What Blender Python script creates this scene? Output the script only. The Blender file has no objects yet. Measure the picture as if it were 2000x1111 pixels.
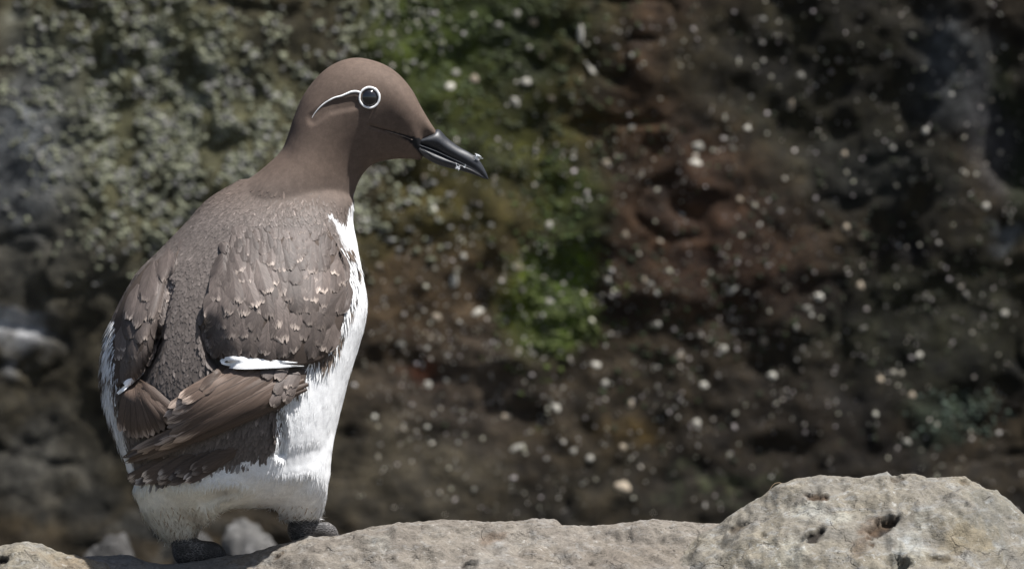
import bpy, bmesh, math, random
import numpy as np
from mathutils import Vector, Matrix, noise
from mathutils.bvhtree import BVHTree

random.seed(7)
rng = np.random.default_rng(7)
scene = bpy.context.scene
COL = scene.collection
R = math.radians

# ------------------------------------------------------------------ camera, sky, sun, exposure
D = 5.0                 # metres from the camera to the bird
S = 1 / 2500.0          # metres per picture unit in the plane of the bird
ZC = 0.60               # height of the lens

cam_d = bpy.data.cameras.new('camera')
cam = bpy.data.objects.new('camera', cam_d)
COL.objects.link(cam)
cam.location = (0, -D, ZC)
cam.rotation_euler = (R(90), 0, 0)
cam_d.sensor_width = 36
cam_d.lens = 36 * D / (2000 * S)
cam_d.clip_start = 0.05
cam_d.clip_end = 500
cam_d.dof.use_dof = True
cam_d.dof.focus_distance = D - 0.055
cam_d.dof.aperture_fstop = 8.2
scene.camera = cam

SUN = Vector((0.38, -0.205, 0.90)).normalized()
world = bpy.data.worlds.new('World')
scene.world = world
world.use_nodes = True
wn = world.node_tree.nodes
wl = world.node_tree.links
bg = wn['Background']
sky = wn.new('ShaderNodeTexSky')
sky.sky_type = 'NISHITA'
sky.sun_disc = False
sky.dust_density = 2.0
sky.ozone_density = 0.6
sky.sun_elevation = math.asin(SUN.z)
sky.sun_rotation = math.atan2(SUN.x, SUN.y)
wl.new(sky.outputs[0], bg.inputs[0])
bg.inputs[1].default_value = 0.06

sun_d = bpy.data.lights.new('sun', 'SUN')
sun = bpy.data.objects.new('sun', sun_d)
COL.objects.link(sun)
sun_d.energy = 5.0
sun_d.angle = R(0.9)
sun_d.color = (1.0, 0.98, 0.955)
sun.rotation_euler = (-SUN).to_track_quat('-Z', 'Y').to_euler()

vs = scene.view_settings
vs.view_transform = 'Standard'
vs.look = 'None'
vs.exposure = 0.70
vs.gamma = 1.0
scene.cycles.use_denoising = True
scene.cycles.max_bounces = 6
scene.cycles.transparent_max_bounces = 8
scene.cycles.sample_clamp_indirect = 4.0


# ------------------------------------------------------------------ helpers
def P(px, py, d=0.0):
    """Point seen at picture coordinates px, py; d is how far (picture units) it stands nearer than the bird's plane."""
    y = -d * S
    k = (D + y) / D
    return Vector(((px - 1000) * S * k, y, ZC + (555.5 - py) * S * k))


def W(px, py, y):
    k = (D + y) / D
    return Vector(((px - 1000) * S * k, y, ZC + (555.5 - py) * S * k))


def to_px(co):
    k = (D + co[..., 1]) / D
    return 1000 + co[..., 0] / (S * k), 555.5 - (co[..., 2] - ZC) / (S * k)


def smooth(a, b, x):
    t = np.clip((np.asarray(x, float) - a) / (b - a), 0, 1)
    return t * t * (3 - 2 * t)


def sm(a, b, x):
    t = min(1.0, max(0.0, (x - a) / (b - a)))
    return t * t * (3 - 2 * t)


def sdf_poly(x, y, poly):
    """signed distance, negative inside"""
    x = np.asarray(x, float); y = np.asarray(y, float)
    n = len(poly)
    d = np.full(x.shape, 1e18)
    inside = np.zeros(x.shape, bool)
    for i in range(n):
        ax, ay = poly[i]; bx, by = poly[(i + 1) % n]
        ex, ey = bx - ax, by - ay
        wx, wy = x - ax, y - ay
        t = np.clip((wx * ex + wy * ey) / (ex * ex + ey * ey + 1e-9), 0, 1)
        d = np.minimum(d, (wx - ex * t) ** 2 + (wy - ey * t) ** 2)
        c = ((ay > y) != (by > y)) & (x < ex * (y - ay) / ((by - ay) if by != ay else 1e-9) + ax)
        inside ^= c
    d = np.sqrt(d)
    return np.where(inside, -d, d)


def fbm(v, scale, octv=4, off=0.0):
    return noise.fractal((v[0] * scale + off, v[1] * scale + off * 0.7, v[2] * scale - off), 1.0, 2.0, octv)


def fbm_arr(co, scale, octv=4, off=0.0):
    return np.array([noise.fractal((c[0] * scale + off, c[1] * scale + off * .7, c[2] * scale - off), 1.0, 2.0, octv) for c in co])


def link(name, me, mat=None, parent=None):
    o = bpy.data.objects.new(name, me)
    COL.objects.link(o)
    if mat is not None and me is not None and not me.materials:
        me.materials.append(mat)
    if parent is not None:
        o.parent = parent
    return o


def tag(o, label=None, cat=None, group=None, kind=None):
    if label: o['label'] = label
    if cat: o['category'] = cat
    if group: o['group'] = group
    if kind: o['kind'] = kind
    return o


def mesh_from(name, verts, faces, smooth_shade=True, col=None, uv=None):
    me = bpy.data.meshes.new(name)
    me.from_pydata([tuple(v) for v in verts], [], faces)
    if smooth_shade:
        me.polygons.foreach_set('use_smooth', [True] * len(me.polygons))
    if col is not None:
        set_col(me, col)
    if uv is not None:
        a = me.attributes.new('fuv', 'FLOAT_VECTOR', 'POINT')
        a.data.foreach_set('vector', np.asarray(uv, np.float32).ravel())
    me.update()
    return me


def set_col(me, col, name='col'):
    col = np.asarray(col, np.float32)
    c4 = np.ones((len(col), 4), np.float32)
    c4[:, :3] = col
    a = me.color_attributes.new(name, 'FLOAT_COLOR', 'POINT')
    a.data.foreach_set('color', c4.ravel())


def fast_mesh(name, verts, polys_flat, nper, col=None, uv=None, smooth_shade=True):
    verts = np.asarray(verts, np.float32)
    polys_flat = np.asarray(polys_flat, np.int32).ravel()
    npoly = len(polys_flat) // nper
    me = bpy.data.meshes.new(name)
    me.vertices.add(len(verts)); me.vertices.foreach_set('co', verts.ravel())
    me.loops.add(len(polys_flat)); me.loops.foreach_set('vertex_index', polys_flat)
    me.polygons.add(npoly)
    me.polygons.foreach_set('loop_start', np.arange(npoly, dtype=np.int32) * nper)
    me.update(calc_edges=True)
    if smooth_shade:
        me.polygons.foreach_set('use_smooth', [True] * npoly)
    if col is not None: set_col(me, col)
    if uv is not None:
        a = me.attributes.new('fuv', 'FLOAT_VECTOR', 'POINT')
        a.data.foreach_set('vector', np.asarray(uv, np.float32).ravel())
    me.validate()
    return me


def catmull(pts, n):
    """resample rows of an array smoothly"""
    pts = np.asarray(pts, float)
    m = len(pts)
    out = []
    for u in np.linspace(0, m - 1, n):
        i = min(int(u), m - 2); t = u - i
        p0 = pts[max(i - 1, 0)]; p1 = pts[i]; p2 = pts[i + 1]; p3 = pts[min(i + 2, m - 1)]
        out.append(0.5 * ((2 * p1) + (-p0 + p2) * t + (2 * p0 - 5 * p1 + 4 * p2 - p3) * t * t + (-p0 + 3 * p1 - 3 * p2 + p3) * t ** 3))
    return np.array(out)


def loft(sections, n_len=60, n_ring=48, power=2.0, egg=0.0):
    """sections: (Lx,Ly,Rx,Ry,half_depth,centre_depth) in picture units -> closed tube verts, faces"""
    sec = catmull(sections, n_len)
    verts, faces = [], []
    for (lx, ly, rx, ry, hd, cd) in sec:
        cx, cy = (lx + rx) / 2, (ly + ry) / 2
        ax, ay = (rx - lx) / 2, (ry - ly) / 2
        for j in range(n_ring):
            a = 2 * math.pi * j / n_ring
            c, s = math.cos(a), math.sin(a)
            c = math.copysign(abs(c) ** (2 / power), c)
            s = math.copysign(abs(s) ** (2 / power), s)
            verts.append(P(cx + ax * c, cy + ay * c, cd + hd * s * (1 - egg * c)))
    for i in range(n_len - 1):
        for j in range(n_ring):
            k = (j + 1) % n_ring
            faces.append((i * n_ring + j, i * n_ring + k, (i + 1) * n_ring + k, (i + 1) * n_ring + j))
    a = len(verts); verts.append(sum(verts[:n_ring], Vector()) / n_ring)
    b = len(verts); verts.append(sum(verts[a - n_ring:a], Vector()) / n_ring)
    for j in range(n_ring):
        k = (j + 1) % n_ring
        faces.append((k, j, a))
        faces.append((a - n_ring + j, a - n_ring + k, b))
    return verts, faces


def tube(points, radii, n=10):
    """tube through world points"""
    pts = [Vector(p) for p in points]
    verts, faces = [], []
    up = Vector((0.13, -1, 0.21)).normalized()
    for i, p in enumerate(pts):
        t = (pts[min(i + 1, len(pts) - 1)] - pts[max(i - 1, 0)]).normalized()
        a = t.cross(up).normalized(); b = t.cross(a).normalized()
        for j in range(n):
            an = 2 * math.pi * j / n
            verts.append(p + (a * math.cos(an) + b * math.sin(an)) * radii[i])
    for i in range(len(pts) - 1):
        for j in range(n):
            k = (j + 1) % n
            faces.append((i * n + j, i * n + k, (i + 1) * n + k, (i + 1) * n + j))
    a = len(verts); verts.append(pts[0]); verts.append(pts[-1])
    for j in range(n):
        k = (j + 1) % n
        faces.append((k, j, a)); faces.append(((len(pts) - 1) * n + j, (len(pts) - 1) * n + k, a + 1))
    return verts, faces


# ------------------------------------------------------------------ materials
def new_mat(name):
    m = bpy.data.materials.new(name)
    m.use_nodes = True
    nt = m.node_tree
    return m, nt, nt.nodes, nt.links, nt.nodes['Principled BSDF']


def N(nodes, t, **kw):
    n = nodes.new(t)
    for k, v in kw.items():
        setattr(n, k, v)
    return n


def mix_rgb(nt, fac, a, b, mode='MIX'):
    n = nt.nodes.new('ShaderNodeMix'); n.data_type = 'RGBA'; n.blend_type = mode
    for sock, v in ((n.inputs[0], fac), (n.inputs[6], a), (n.inputs[7], b)):
        if hasattr(v, 'is_output'): nt.links.new(v, sock)
        elif isinstance(v, (int, float)): sock.default_value = v if sock == n.inputs[0] else (v, v, v, 1)
        else: sock.default_value = (*v, 1)
    return n.outputs[2]


def ramp(nt, src, stops):
    n = nt.nodes.new('ShaderNodeValToRGB')
    e = n.color_ramp.elements
    while len(e) < len(stops): e.new(0.5)
    for el, (p, c) in zip(e, stops):
        el.position = p
        el.color = (c, c, c, 1) if isinstance(c, (int, float)) else (*c, 1)
    nt.links.new(src, n.inputs[0])
    return n.outputs[0]


def noise_tex(nt, scale, detail=4, rough=0.55, vec=None, dist=0.0):
    n = nt.nodes.new('ShaderNodeTexNoise')
    n.inputs['Scale'].default_value = scale
    n.inputs['Detail'].default_value = detail
    n.inputs['Roughness'].default_value = rough
    n.inputs['Distortion'].default_value = dist
    if vec is not None: nt.links.new(vec, n.inputs['Vector'])
    return n.outputs['Fac']


def math_n(nt, op, a, b=None, clamp=False):
    n = nt.nodes.new('ShaderNodeMath'); n.operation = op; n.use_clamp = clamp
    for i, v in enumerate((a, b)):
        if v is None: continue
        if hasattr(v, 'is_output'): nt.links.new(v, n.inputs[i])
        else: n.inputs[i].default_value = v
    return n.outputs[0]


def bump(nt, h, strength, dist, bsdf, normal=None):
    b = nt.nodes.new('ShaderNodeBump')
    b.inputs['Strength'].default_value = strength
    b.inputs['Distance'].default_value = dist
    nt.links.new(h, b.inputs['Height'])
    if normal is not None: nt.links.new(normal, b.inputs['Normal'])
    nt.links.new(b.outputs[0], bsdf.inputs['Normal'])
    return b.outputs[0]


def plumage_material(name, rough=0.75, noise_scale=900, amp=0.35, bump_s=0.25):
    m, nt, nd, lk, b = new_mat(name)
    at = N(nd, 'ShaderNodeAttribute', attribute_name='col')
    tc = N(nd, 'ShaderNodeTexCoord')
    f = noise_tex(nt, noise_scale, 3, 0.6, tc.outputs['Object'])
    g = noise_tex(nt, noise_scale * 0.12, 3, 0.6, tc.outputs['Object'])
    fg = math_n(nt, 'MULTIPLY', f, g)
    v = ramp(nt, fg, [(0.12, 1 - amp), (0.42, 1 + amp * 0.6)])
    c = mix_rgb(nt, 1.0, at.outputs['Color'], v, 'MULTIPLY')
    lk.new(c, b.inputs['Base Color'])
    b.inputs['Roughness'].default_value = rough
    b.inputs['Specular IOR Level'].default_value = 0.25
    if bump_s: bump(nt, f, bump_s, 0.0006, b)
    return m


M_body = plumage_material('plumage', 0.8, 1400, 0.22, 0.15)
M_strand = plumage_material('plumage_strands', 0.7, 500, 0.12, 0)


def feather_material(name, base, pale, pale_amt, tip0=0.72, shaft=0.35):
    m, nt, nd, lk, b = new_mat(name)
    at = N(nd, 'ShaderNodeAttribute', attribute_name='fuv')
    sep = N(nd, 'ShaderNodeSeparateXYZ'); lk.new(at.outputs['Vector'], sep.inputs[0])
    u, v = sep.outputs[0], sep.outputs[1]
    oi = N(nd, 'ShaderNodeObjectInfo')
    au = math_n(nt, 'ABSOLUTE', u)
    # barbs run out and forward from the shaft
    bar = math_n(nt, 'SUBTRACT', v, math_n(nt, 'MULTIPLY', au, 0.35))
    cv = N(nd, 'ShaderNodeCombineXYZ')
    lk.new(math_n(nt, 'MULTIPLY', bar, 34.0), cv.inputs[0]); lk.new(math_n(nt, 'MULTIPLY', u, 1.6), cv.inputs[1])
    lk.new(math_n(nt, 'MULTIPLY', oi.outputs['Random'], 50.0), cv.inputs[2])
    barb = noise_tex(nt, 1.0, 3, 0.65, cv.outputs[0])
    cv2 = N(nd, 'ShaderNodeCombineXYZ')
    lk.new(math_n(nt, 'MULTIPLY', v, 2.2), cv2.inputs[0]); lk.new(math_n(nt, 'MULTIPLY', u, 1.6), cv2.inputs[1])
    lk.new(math_n(nt, 'MULTIPLY', oi.outputs['Random'], 90.0), cv2.inputs[2])
    blot = noise_tex(nt, 1.0, 3, 0.6, cv2.outputs[0])
    # worn pale margin toward the tip and edges
    edge = math_n(nt, 'MAXIMUM', math_n(nt, 'MULTIPLY', math_n(nt, 'MULTIPLY', au, au), math_n(nt, 'MULTIPLY', v, 1.0)), math_n(nt, 'ADD', v, math_n(nt, 'MULTIPLY', au, 0.05)))
    e2 = math_n(nt, 'ADD', edge, math_n(nt, 'MULTIPLY', math_n(nt, 'SUBTRACT', barb, 0.5), 0.22))
    e3 = math_n(nt, 'ADD', e2, math_n(nt, 'MULTIPLY', math_n(nt, 'SUBTRACT', blot, 0.5), 0.42))
    mask = ramp(nt, e3, [(tip0, 0.0), (min(1.0, tip0 + 0.13), 1.0)])
    rsel = ramp(nt, oi.outputs['Random'], [(0.25, 0.25), (0.9, 1.0)])
    mask = math_n(nt, 'MULTIPLY', math_n(nt, 'MULTIPLY', mask, rsel), pale_amt)
    c = mix_rgb(nt, mask, base, pale)
    vv = ramp(nt, barb, [(0.3, 0.68), (0.7, 1.28)])
    c = mix_rgb(nt, 1.0, c, vv, 'MULTIPLY')
    bl = ramp(nt, blot, [(0.3, 0.85), (0.7, 1.18)])
    c = mix_rgb(nt, 1.0, c, bl, 'MULTIPLY')
    rv = ramp(nt, oi.outputs['Random'], [(0.0, 0.72), (1.0, 1.32)])
    c = mix_rgb(nt, 1.0, c, rv, 'MULTIPLY')
    sh = ramp(nt, au, [(0.03, 1.0), (0.07, 0.0)])
    c = mix_rgb(nt, math_n(nt, 'MULTIPLY', sh, shaft), c, tuple(x * 0.45 for x in base))
    lk.new(c, b.inputs['Base Color'])
    b.inputs['Roughness'].default_value = 0.55
    b.inputs['Specular IOR Level'].default_value = 0.3
    bump(nt, barb, 0.35, 0.0005, b)
    return m


BROWN = (0.125, 0.093, 0.077)
M_covert = feather_material('covert_feather', (0.118, 0.095, 0.084), (0.38, 0.315, 0.27), 1.0, 0.885)
M_covert_top = feather_material('upper_covert_feather', (0.112, 0.091, 0.081), (0.27, 0.22, 0.19), 0.45, 0.90, 0.2)
M_flight = feather_material('flight_feather', (0.100, 0.070, 0.054), (0.40, 0.31, 0.25), 1.1, 0.88, 0.85)
M_tail = feather_material('tail_feather', (0.085, 0.062, 0.050), (0.55, 0.46, 0.39), 1.1, 0.89)
M_white_f = feather_material('white_feather', (0.88, 0.88, 0.88), (0.9, 0.9, 0.9), 0.5, 0.9, 0.05)

# contour feathers share one mesh: colour and shape come from attributes
M_contour, nt, nd, lk, b_ = new_mat('contour_feather')
at = N(nd, 'ShaderNodeAttribute', attribute_name='col')
au_ = N(nd, 'ShaderNodeAttribute', attribute_name='fuv')
sep = N(nd, 'ShaderNodeSeparateXYZ'); lk.new(au_.outputs['Vector'], sep.inputs[0])
tipm = ramp(nt, sep.outputs[1], [(0.15, 0.85), (0.7, 1.0), (1.0, 1.25)])
tcn = N(nd, 'ShaderNodeTexCoord')
gr = ramp(nt, noise_tex(nt, 2600, 2, 0.6, tcn.outputs['Object']), [(0.3, 0.8), (0.7, 1.2)])
c_ = mix_rgb(nt, 1.0, mix_rgb(nt, 1.0, at.outputs['Color'], tipm, 'MULTIPLY'), gr, 'MULTIPLY')
lk.new(c_, b_.inputs['Base Color']); b_.inputs['Roughness'].default_value = 0.6
b_.inputs['Specular IOR Level'].default_value = 0.25


def plain(name, col, rough=0.5, spec=0.5, nscale=0, amp=0.2, bump_s=0.0, bump_d=0.0005, coat=0.0):
    m, nt, nd, lk, b = new_mat(name)
    tc = N(nd, 'ShaderNodeTexCoord')
    f = noise_tex(nt, nscale or 300, 4, 0.6, tc.outputs['Object'])
    v = ramp(nt, f, [(0.3, 1 - amp), (0.7, 1 + amp)])
    lk.new(mix_rgb(nt, 1.0, col, v, 'MULTIPLY'), b.inputs['Base Color'])
    b.inputs['Roughness'].default_value = rough
    b.inputs['Specular IOR Level'].default_value = spec
    b.inputs['Coat Weight'].default_value = coat
    if bump_s: bump(nt, f, bump_s, bump_d, b)
    return m


M_bill = plain('bill_horn', (0.022, 0.024, 0.029), 0.45, 0.5, 500, 0.3, 0.15)
M_eye = plain('eye_dark', (0.006, 0.005, 0.005), 0.06, 0.6, 200, 0.1, coat=1.0)
M_ring = plain('eye_ring_white', (0.90, 0.90, 0.89), 0.6, 0.3, 900, 0.08, 0.2)
M_dark_skin = plain('dark_skin', (0.014, 0.011, 0.010), 0.6, 0.3, 900, 0.3)
M_fluff = plain('down_fluff', (0.75, 0.77, 0.8), 0.8, 0.2, 900, 0.15)

# leg skin with a net of fine scales
M_foot, nt, nd, lk, b_ = new_mat('scaly_foot')
tcn = N(nd, 'ShaderNodeTexCoord')
vor = N(nd, 'ShaderNodeTexVoronoi'); vor.feature = 'DISTANCE_TO_EDGE'; vor.inputs['Scale'].default_value = 520
mp_ = N(nd, 'ShaderNodeMapping'); mp_.inputs['Scale'].default_value = (0.6, 1, 1.6)
lk.new(tcn.outputs['Object'], mp_.inputs[0]); lk.new(mp_.outputs[0], vor.inputs['Vector'])
net = ramp(nt, vor.outputs['Distance'], [(0.02, 1.0), (0.14, 0.0)])
nz = ramp(nt, noise_tex(nt, 60, 3, 0.6, tcn.outputs['Object']), [(0.35, 0.0), (0.65, 1.0)])
lk.new(mix_rgb(nt, math_n(nt, 'MULTIPLY', net, nz), (0.03, 0.028, 0.028), (0.30, 0.28, 0.27)), b_.inputs['Base Color'])
b_.inputs['Roughness'].default_value = 0.5
bump(nt, net, 0.5, 0.0005, b_)


def rock_material(name, c1, c2, c3, scale=1.0):
    """colour attribute carries stains and droppings; grain and speckle from noise"""
    m, nt, nd, lk, b = new_mat(name)
    tc = N(nd, 'ShaderNodeTexCoord')
    o = tc.outputs['Object']
    at = N(nd, 'ShaderNodeAttribute', attribute_name='col')
    n1 = noise_tex(nt, 26 * scale, 6, 0.65, o, 0.6)
    n2 = noise_tex(nt, 140 * scale, 5, 0.7, o, 0.3)
    mp = N(nd, 'ShaderNodeMapping'); mp.inputs['Scale'].default_value = (1.0, 1.0, 2.6)
    lk.new(o, mp.inputs[0])
    n3 = noise_tex(nt, 420 * scale, 4, 0.7, mp.outputs[0])
    n4 = noise_tex(nt, 55 * scale, 5, 0.6, mp.outputs[0], 1.2)
    c = mix_rgb(nt, ramp(nt, n1, [(0.38, 0.0), (0.62, 1.0)]), c1, c2)
    c = mix_rgb(nt, ramp(nt, n4, [(0.52, 0.0), (0.68, 0.8)]), c, c3)
    c = mix_rgb(nt, 1.0, c, ramp(nt, n2, [(0.28, 0.72), (0.5, 1.0), (0.75, 1.18)]), 'MULTIPLY')
    c = mix_rgb(nt, 1.0, c, ramp(nt, n3, [(0.30, 0.55), (0.48, 1.0), (0.75, 1.18)]), 'MULTIPLY')
    por = noise_tex(nt, 330 * scale, 2, 0.5, o)
    pm = noise_tex(nt, 34 * scale, 3, 0.6, o)
    pores = math_n(nt, 'MULTIPLY', ramp(nt, por, [(0.62, 0.0), (0.70, 1.0)]), ramp(nt, pm, [(0.42, 0.0), (0.60, 1.0)]))
    c = mix_rgb(nt, math_n(nt, 'MULTIPLY', pores, 0.65), c, (0.05, 0.042, 0.034))
    flk = noise_tex(nt, 210 * scale, 3, 0.6, o, 0.5)
    c = mix_rgb(nt, math_n(nt, 'MULTIPLY', ramp(nt, flk, [(0.60, 0.0), (0.68, 1.0)]), ramp(nt, n1, [(0.4, 0.0), (0.6, 0.7)])), c, tuple(q * 1.5 for q in c3))
    vc = N(nd, 'ShaderNodeTexVoronoi'); vc.feature = 'DISTANCE_TO_EDGE'; vc.inputs['Scale'].default_value = 17 * scale
    wv_ = N(nd, 'ShaderNodeVectorMath'); wv_.operation = 'ADD'
    nc_ = N(nd, 'ShaderNodeTexNoise'); nc_.inputs['Scale'].default_value = 38 * scale; nc_.inputs['Detail'].default_value = 5
    lk.new(o, nc_.inputs['Vector'])
    sc_ = N(nd, 'ShaderNodeVectorMath'); sc_.operation = 'SCALE'; sc_.inputs['Scale'].default_value = 0.05 / scale
    lk.new(nc_.outputs['Color'], sc_.inputs[0]); lk.new(o, wv_.inputs[0]); lk.new(sc_.outputs[0], wv_.inputs[1]); lk.new(wv_.outputs[0], vc.inputs['Vector'])
    crk = math_n(nt, 'MULTIPLY', ramp(nt, vc.outputs['Distance'], [(0.0, 1.0), (0.022, 0.0)]), ramp(nt, pm, [(0.46, 0.0), (0.58, 1.0)]))
    c = mix_rgb(nt, math_n(nt, 'MULTIPLY', crk, 0.6), c, (0.06, 0.05, 0.042))
    c = mix_rgb(nt, 1.0, c, at.outputs['Color'], 'MULTIPLY')
    lk.new(c, b.inputs['Base Color'])
    b.inputs['Roughness'].default_value = 0.85
    b.inputs['Specular IOR Level'].default_value = 0.3
    h = math_n(nt, 'SUBTRACT', math_n(nt, 'ADD', math_n(nt, 'MULTIPLY', n2, 0.7), math_n(nt, 'MULTIPLY', n3, 0.3)), math_n(nt, 'ADD', math_n(nt, 'MULTIPLY', crk, 0.3), math_n(nt, 'MULTIPLY', pores, 0.2)))
    bump(nt, h, 0.6, 0.004 / scale, b)
    return m


M_boulder = rock_material('boulder_stone', (0.160, 0.147, 0.125), (0.187, 0.166, 0.128), (0.23, 0.226, 0.212))
M_ledge = rock_material('ledge_stone', (0.150, 0.131, 0.110), (0.178, 0.157, 0.130), (0.22, 0.208, 0.19))
M_ledge_g = rock_material('grey_ledge_stone', (0.15, 0.14, 0.127), (0.18, 0.168, 0.152), (0.22, 0.21, 0.20))
M_stone_b = rock_material('shore_stone', (0.22, 0.21, 0.20), (0.30, 0.29, 0.275), (0.42, 0.41, 0.40), 0.5)
M_ground = rock_material('shore_ground', (0.040, 0.037, 0.033), (0.055, 0.052, 0.047), (0.085, 0.085, 0.08), 0.3)

M_cliff, nt, nd, lk, b_ = new_mat('cliff_rock')
tcn = N(nd, 'ShaderNodeTexCoord'); o_ = tcn.outputs['Object']
at = N(nd, 'ShaderNodeAttribute', attribute_name='col')
n1 = noise_tex(nt, 22, 6, 0.7, o_, 0.8)
n2 = noise_tex(nt, 90, 5, 0.7, o_, 0.4)
c = mix_rgb(nt, 1.0, at.outputs['Color'], ramp(nt, n1, [(0.28, 0.45), (0.5, 1.0), (0.72, 1.55)]), 'MULTIPLY')
c = mix_rgb(nt, 1.0, c, ramp(nt, n2, [(0.28, 0.45), (0.5, 1.0), (0.72, 1.8)]), 'MULTIPLY')
lk.new(c, b_.inputs['Base Color']); b_.inputs['Roughness'].default_value = 0.8
b_.inputs['Specular IOR Level'].default_value = 0.25
n5 = noise_tex(nt, 240, 4, 0.7, o_)
bump(nt, math_n(nt, 'ADD', math_n(nt, 'ADD', n1, math_n(nt, 'MULTIPLY', n2, 0.6)), math_n(nt, 'MULTIPLY', n5, 0.35)), 0.6, 0.007, b_)


def vcol_mat(name, rough=0.8):
    m, nt, nd, lk, b = new_mat(name)
    at = N(nd, 'ShaderNodeAttribute', attribute_name='col')
    tc = N(nd, 'ShaderNodeTexCoord')
    v = ramp(nt, noise_tex(nt, 160, 4, 0.6, tc.outputs['Object']), [(0.3, 0.75), (0.7, 1.25)])
    lk.new(mix_rgb(nt, 1.0, at.outputs['Color'], v, 'MULTIPLY'), b.inputs['Base Color'])
    b.inputs['Roughness'].default_value = rough
    b.inputs['Specular IOR Level'].default_value = 0.3
    return m


M_lichen = vcol_mat('lichen')
def dropping_mat(name, col):
    m, nt, nd, lk, b = new_mat(name)
    oi = N(nd, 'ShaderNodeObjectInfo'); tc = N(nd, 'ShaderNodeTexCoord')
    v = ramp(nt, noise_tex(nt, 2.2, 4, 0.7, tc.outputs['Object']), [(0.35, 0.35), (0.6, 1.1)])
    r = ramp(nt, oi.outputs['Random'], [(0.0, 0.35), (1.0, 1.1)])
    lk.new(mix_rgb(nt, 1.0, mix_rgb(nt, 1.0, col, v, 'MULTIPLY'), r, 'MULTIPLY'), b.inputs['Base Color'])
    b.inputs['Roughness'].default_value = 0.8
    return m


M_speck = [dropping_mat('dropping_white', (0.58, 0.55, 0.47)), dropping_mat('dropping_cream', (0.46, 0.38, 0.28))]

# ------------------------------------------------------------------ ground
gv, gf = [], []
xs = np.concatenate([np.linspace(-60, -3, 12), np.linspace(-2.6, 2.6, 110), np.linspace(3, 60, 12)])
ys = np.concatenate([np.linspace(-60, -6, 10), np.linspace(-5.4, -0.6, 30), np.linspace(-0.5, 3.2, 110), np.linspace(4, 60, 8)])
for y in ys:
    for x in xs:
        z = 0.27 + 0.05 * fbm((x, y, 0), 2.2, 4, 3) + 0.02 * fbm((x, y, 0), 9, 3, 7)
        gv.append((x, y, z))
nx = len(xs)
for j in range(len(ys) - 1):
    for i in range(nx - 1):
        gf.append((j * nx + i, j * nx + i + 1, (j + 1) * nx + i + 1, (j + 1) * nx + i))
me = mesh_from('ground', gv, gf, col=np.ones((len(gv), 3)))
tag(link('ground', me, M_ground), kind='structure')

# ------------------------------------------------------------------ cliff face behind the bird
WY = 1.38


def wall_y(x, z):
    # picture coordinates of this spot as if on the mean plane, used only to place the hollows and ribs of the rock
    k = (D + WY) / D
    px = 1000 + x / (S * k); py = 555.5 - (z - ZC) / (S * k)
    y = WY + (min(z, 1.35) - 0.55) * (0.08 - 0.16 * sm(-0.25, 0.6, x))
    y += 0.035 * fbm((x, 0, z), 1.7, 3, 11) + 0.008 * fbm((x, 0.3, z), 7, 4, 4) + 0.0045 * fbm((x, .7, z), 26, 4, 1)
    # ridged cracks
    r = abs(noise.noise((x * 6.1 + 4 + .6 * noise.noise((x * 14, z * 14, 1)), z * 9.3, 2.0)))
    y += 0.006 * (1 - sm(0.0, 0.05, r)) * sm(0.0, 0.3, noise.noise((x * 5, z * 5, 12)))
    y += 0.007 * abs(fbm((x, 1.7, z), 12, 4, 6))
    # hollow at the lower left, cut back under the lichen-covered face
    y += 0.02 * sm(500, 900, py + 90 * noise.noise((x * 4, z * 4, 1))) * (1 - sm(150, 430, px + 40 * noise.noise((x * 3, z * 5, 8))))
    # the foot of the cliff slopes out a little
    y -= 0.012 * sm(860, 1120, py + 40 * noise.noise((x * 5, 0, 3)))
    # recess at the far right, and the raised grey rib beside it
    y += 0.03 * sm(1820, 2060, px + (py - 350) * 0.10 + 60 * noise.noise((x * 9, z * 9, 4))) * sm(150, 350, py)
    y -= 0.025 * math.exp(-((px - 1860 - 0.3 * (120 - py)) / 60) ** 2) * (1 - sm(250, 480, py))
    # overhanging brow, unseen above the picture, added to shade the wall's right side
    ov = 0.02 + 0.60 * sm(0.8, 1.3, x + 0.25 * noise.noise((x * 2.3, 5, 1)))
    y -= ov * sm(0.98, 1.7, z) * (1 - sm(1.75, 2.3, z))
    y += 0.5 * sm(1.6, 3.0, z)
    return y


def lin(a, b, st):
    return np.arange(a, b, st)


wx = np.concatenate([np.linspace(-4, -0.85, 50), lin(-0.80, 0.80, 0.0045), np.linspace(0.85, 4, 50)])
wz = np.concatenate([lin(0.12, 1.0, 0.0045), np.linspace(1.02, 3.4, 70)])
wv = [(x, wall_y(x, z), z) for z in wz for x in wx]
nx = len(wx)
wf = [(j * nx + i, j * nx + i + 1, (j + 1) * nx + i + 1, (j + 1) * nx + i) for j in range(len(wz) - 1) for i in range(nx - 1)]
wco = np.array(wv)
wpx, wpy = to_px(wco)
n_a = fbm_arr(wco, 6, 4, 2); n_b = fbm_arr(wco, 18, 4, 9); n_c = fbm_arr(wco, 45, 3, 5)
jx = wpx + 70 * n_a + 30 * n_b; jy = wpy + 70 * n_b + 30 * n_c
colw = np.tile(np.array([0.048, 0.038, 0.026]), (len(wco), 1))


def patch(cx, cy, rx, ry, c, amt=1.0, soft=0.55):
    r = np.sqrt(((jx - cx) / rx) ** 2 + ((jy - cy) / ry) ** 2)
    a = (amt * (1 - smooth(1 - soft, 1 + soft, r)))[:, None]
    colw[:] = colw * (1 - a) + np.array(c) * a


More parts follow.
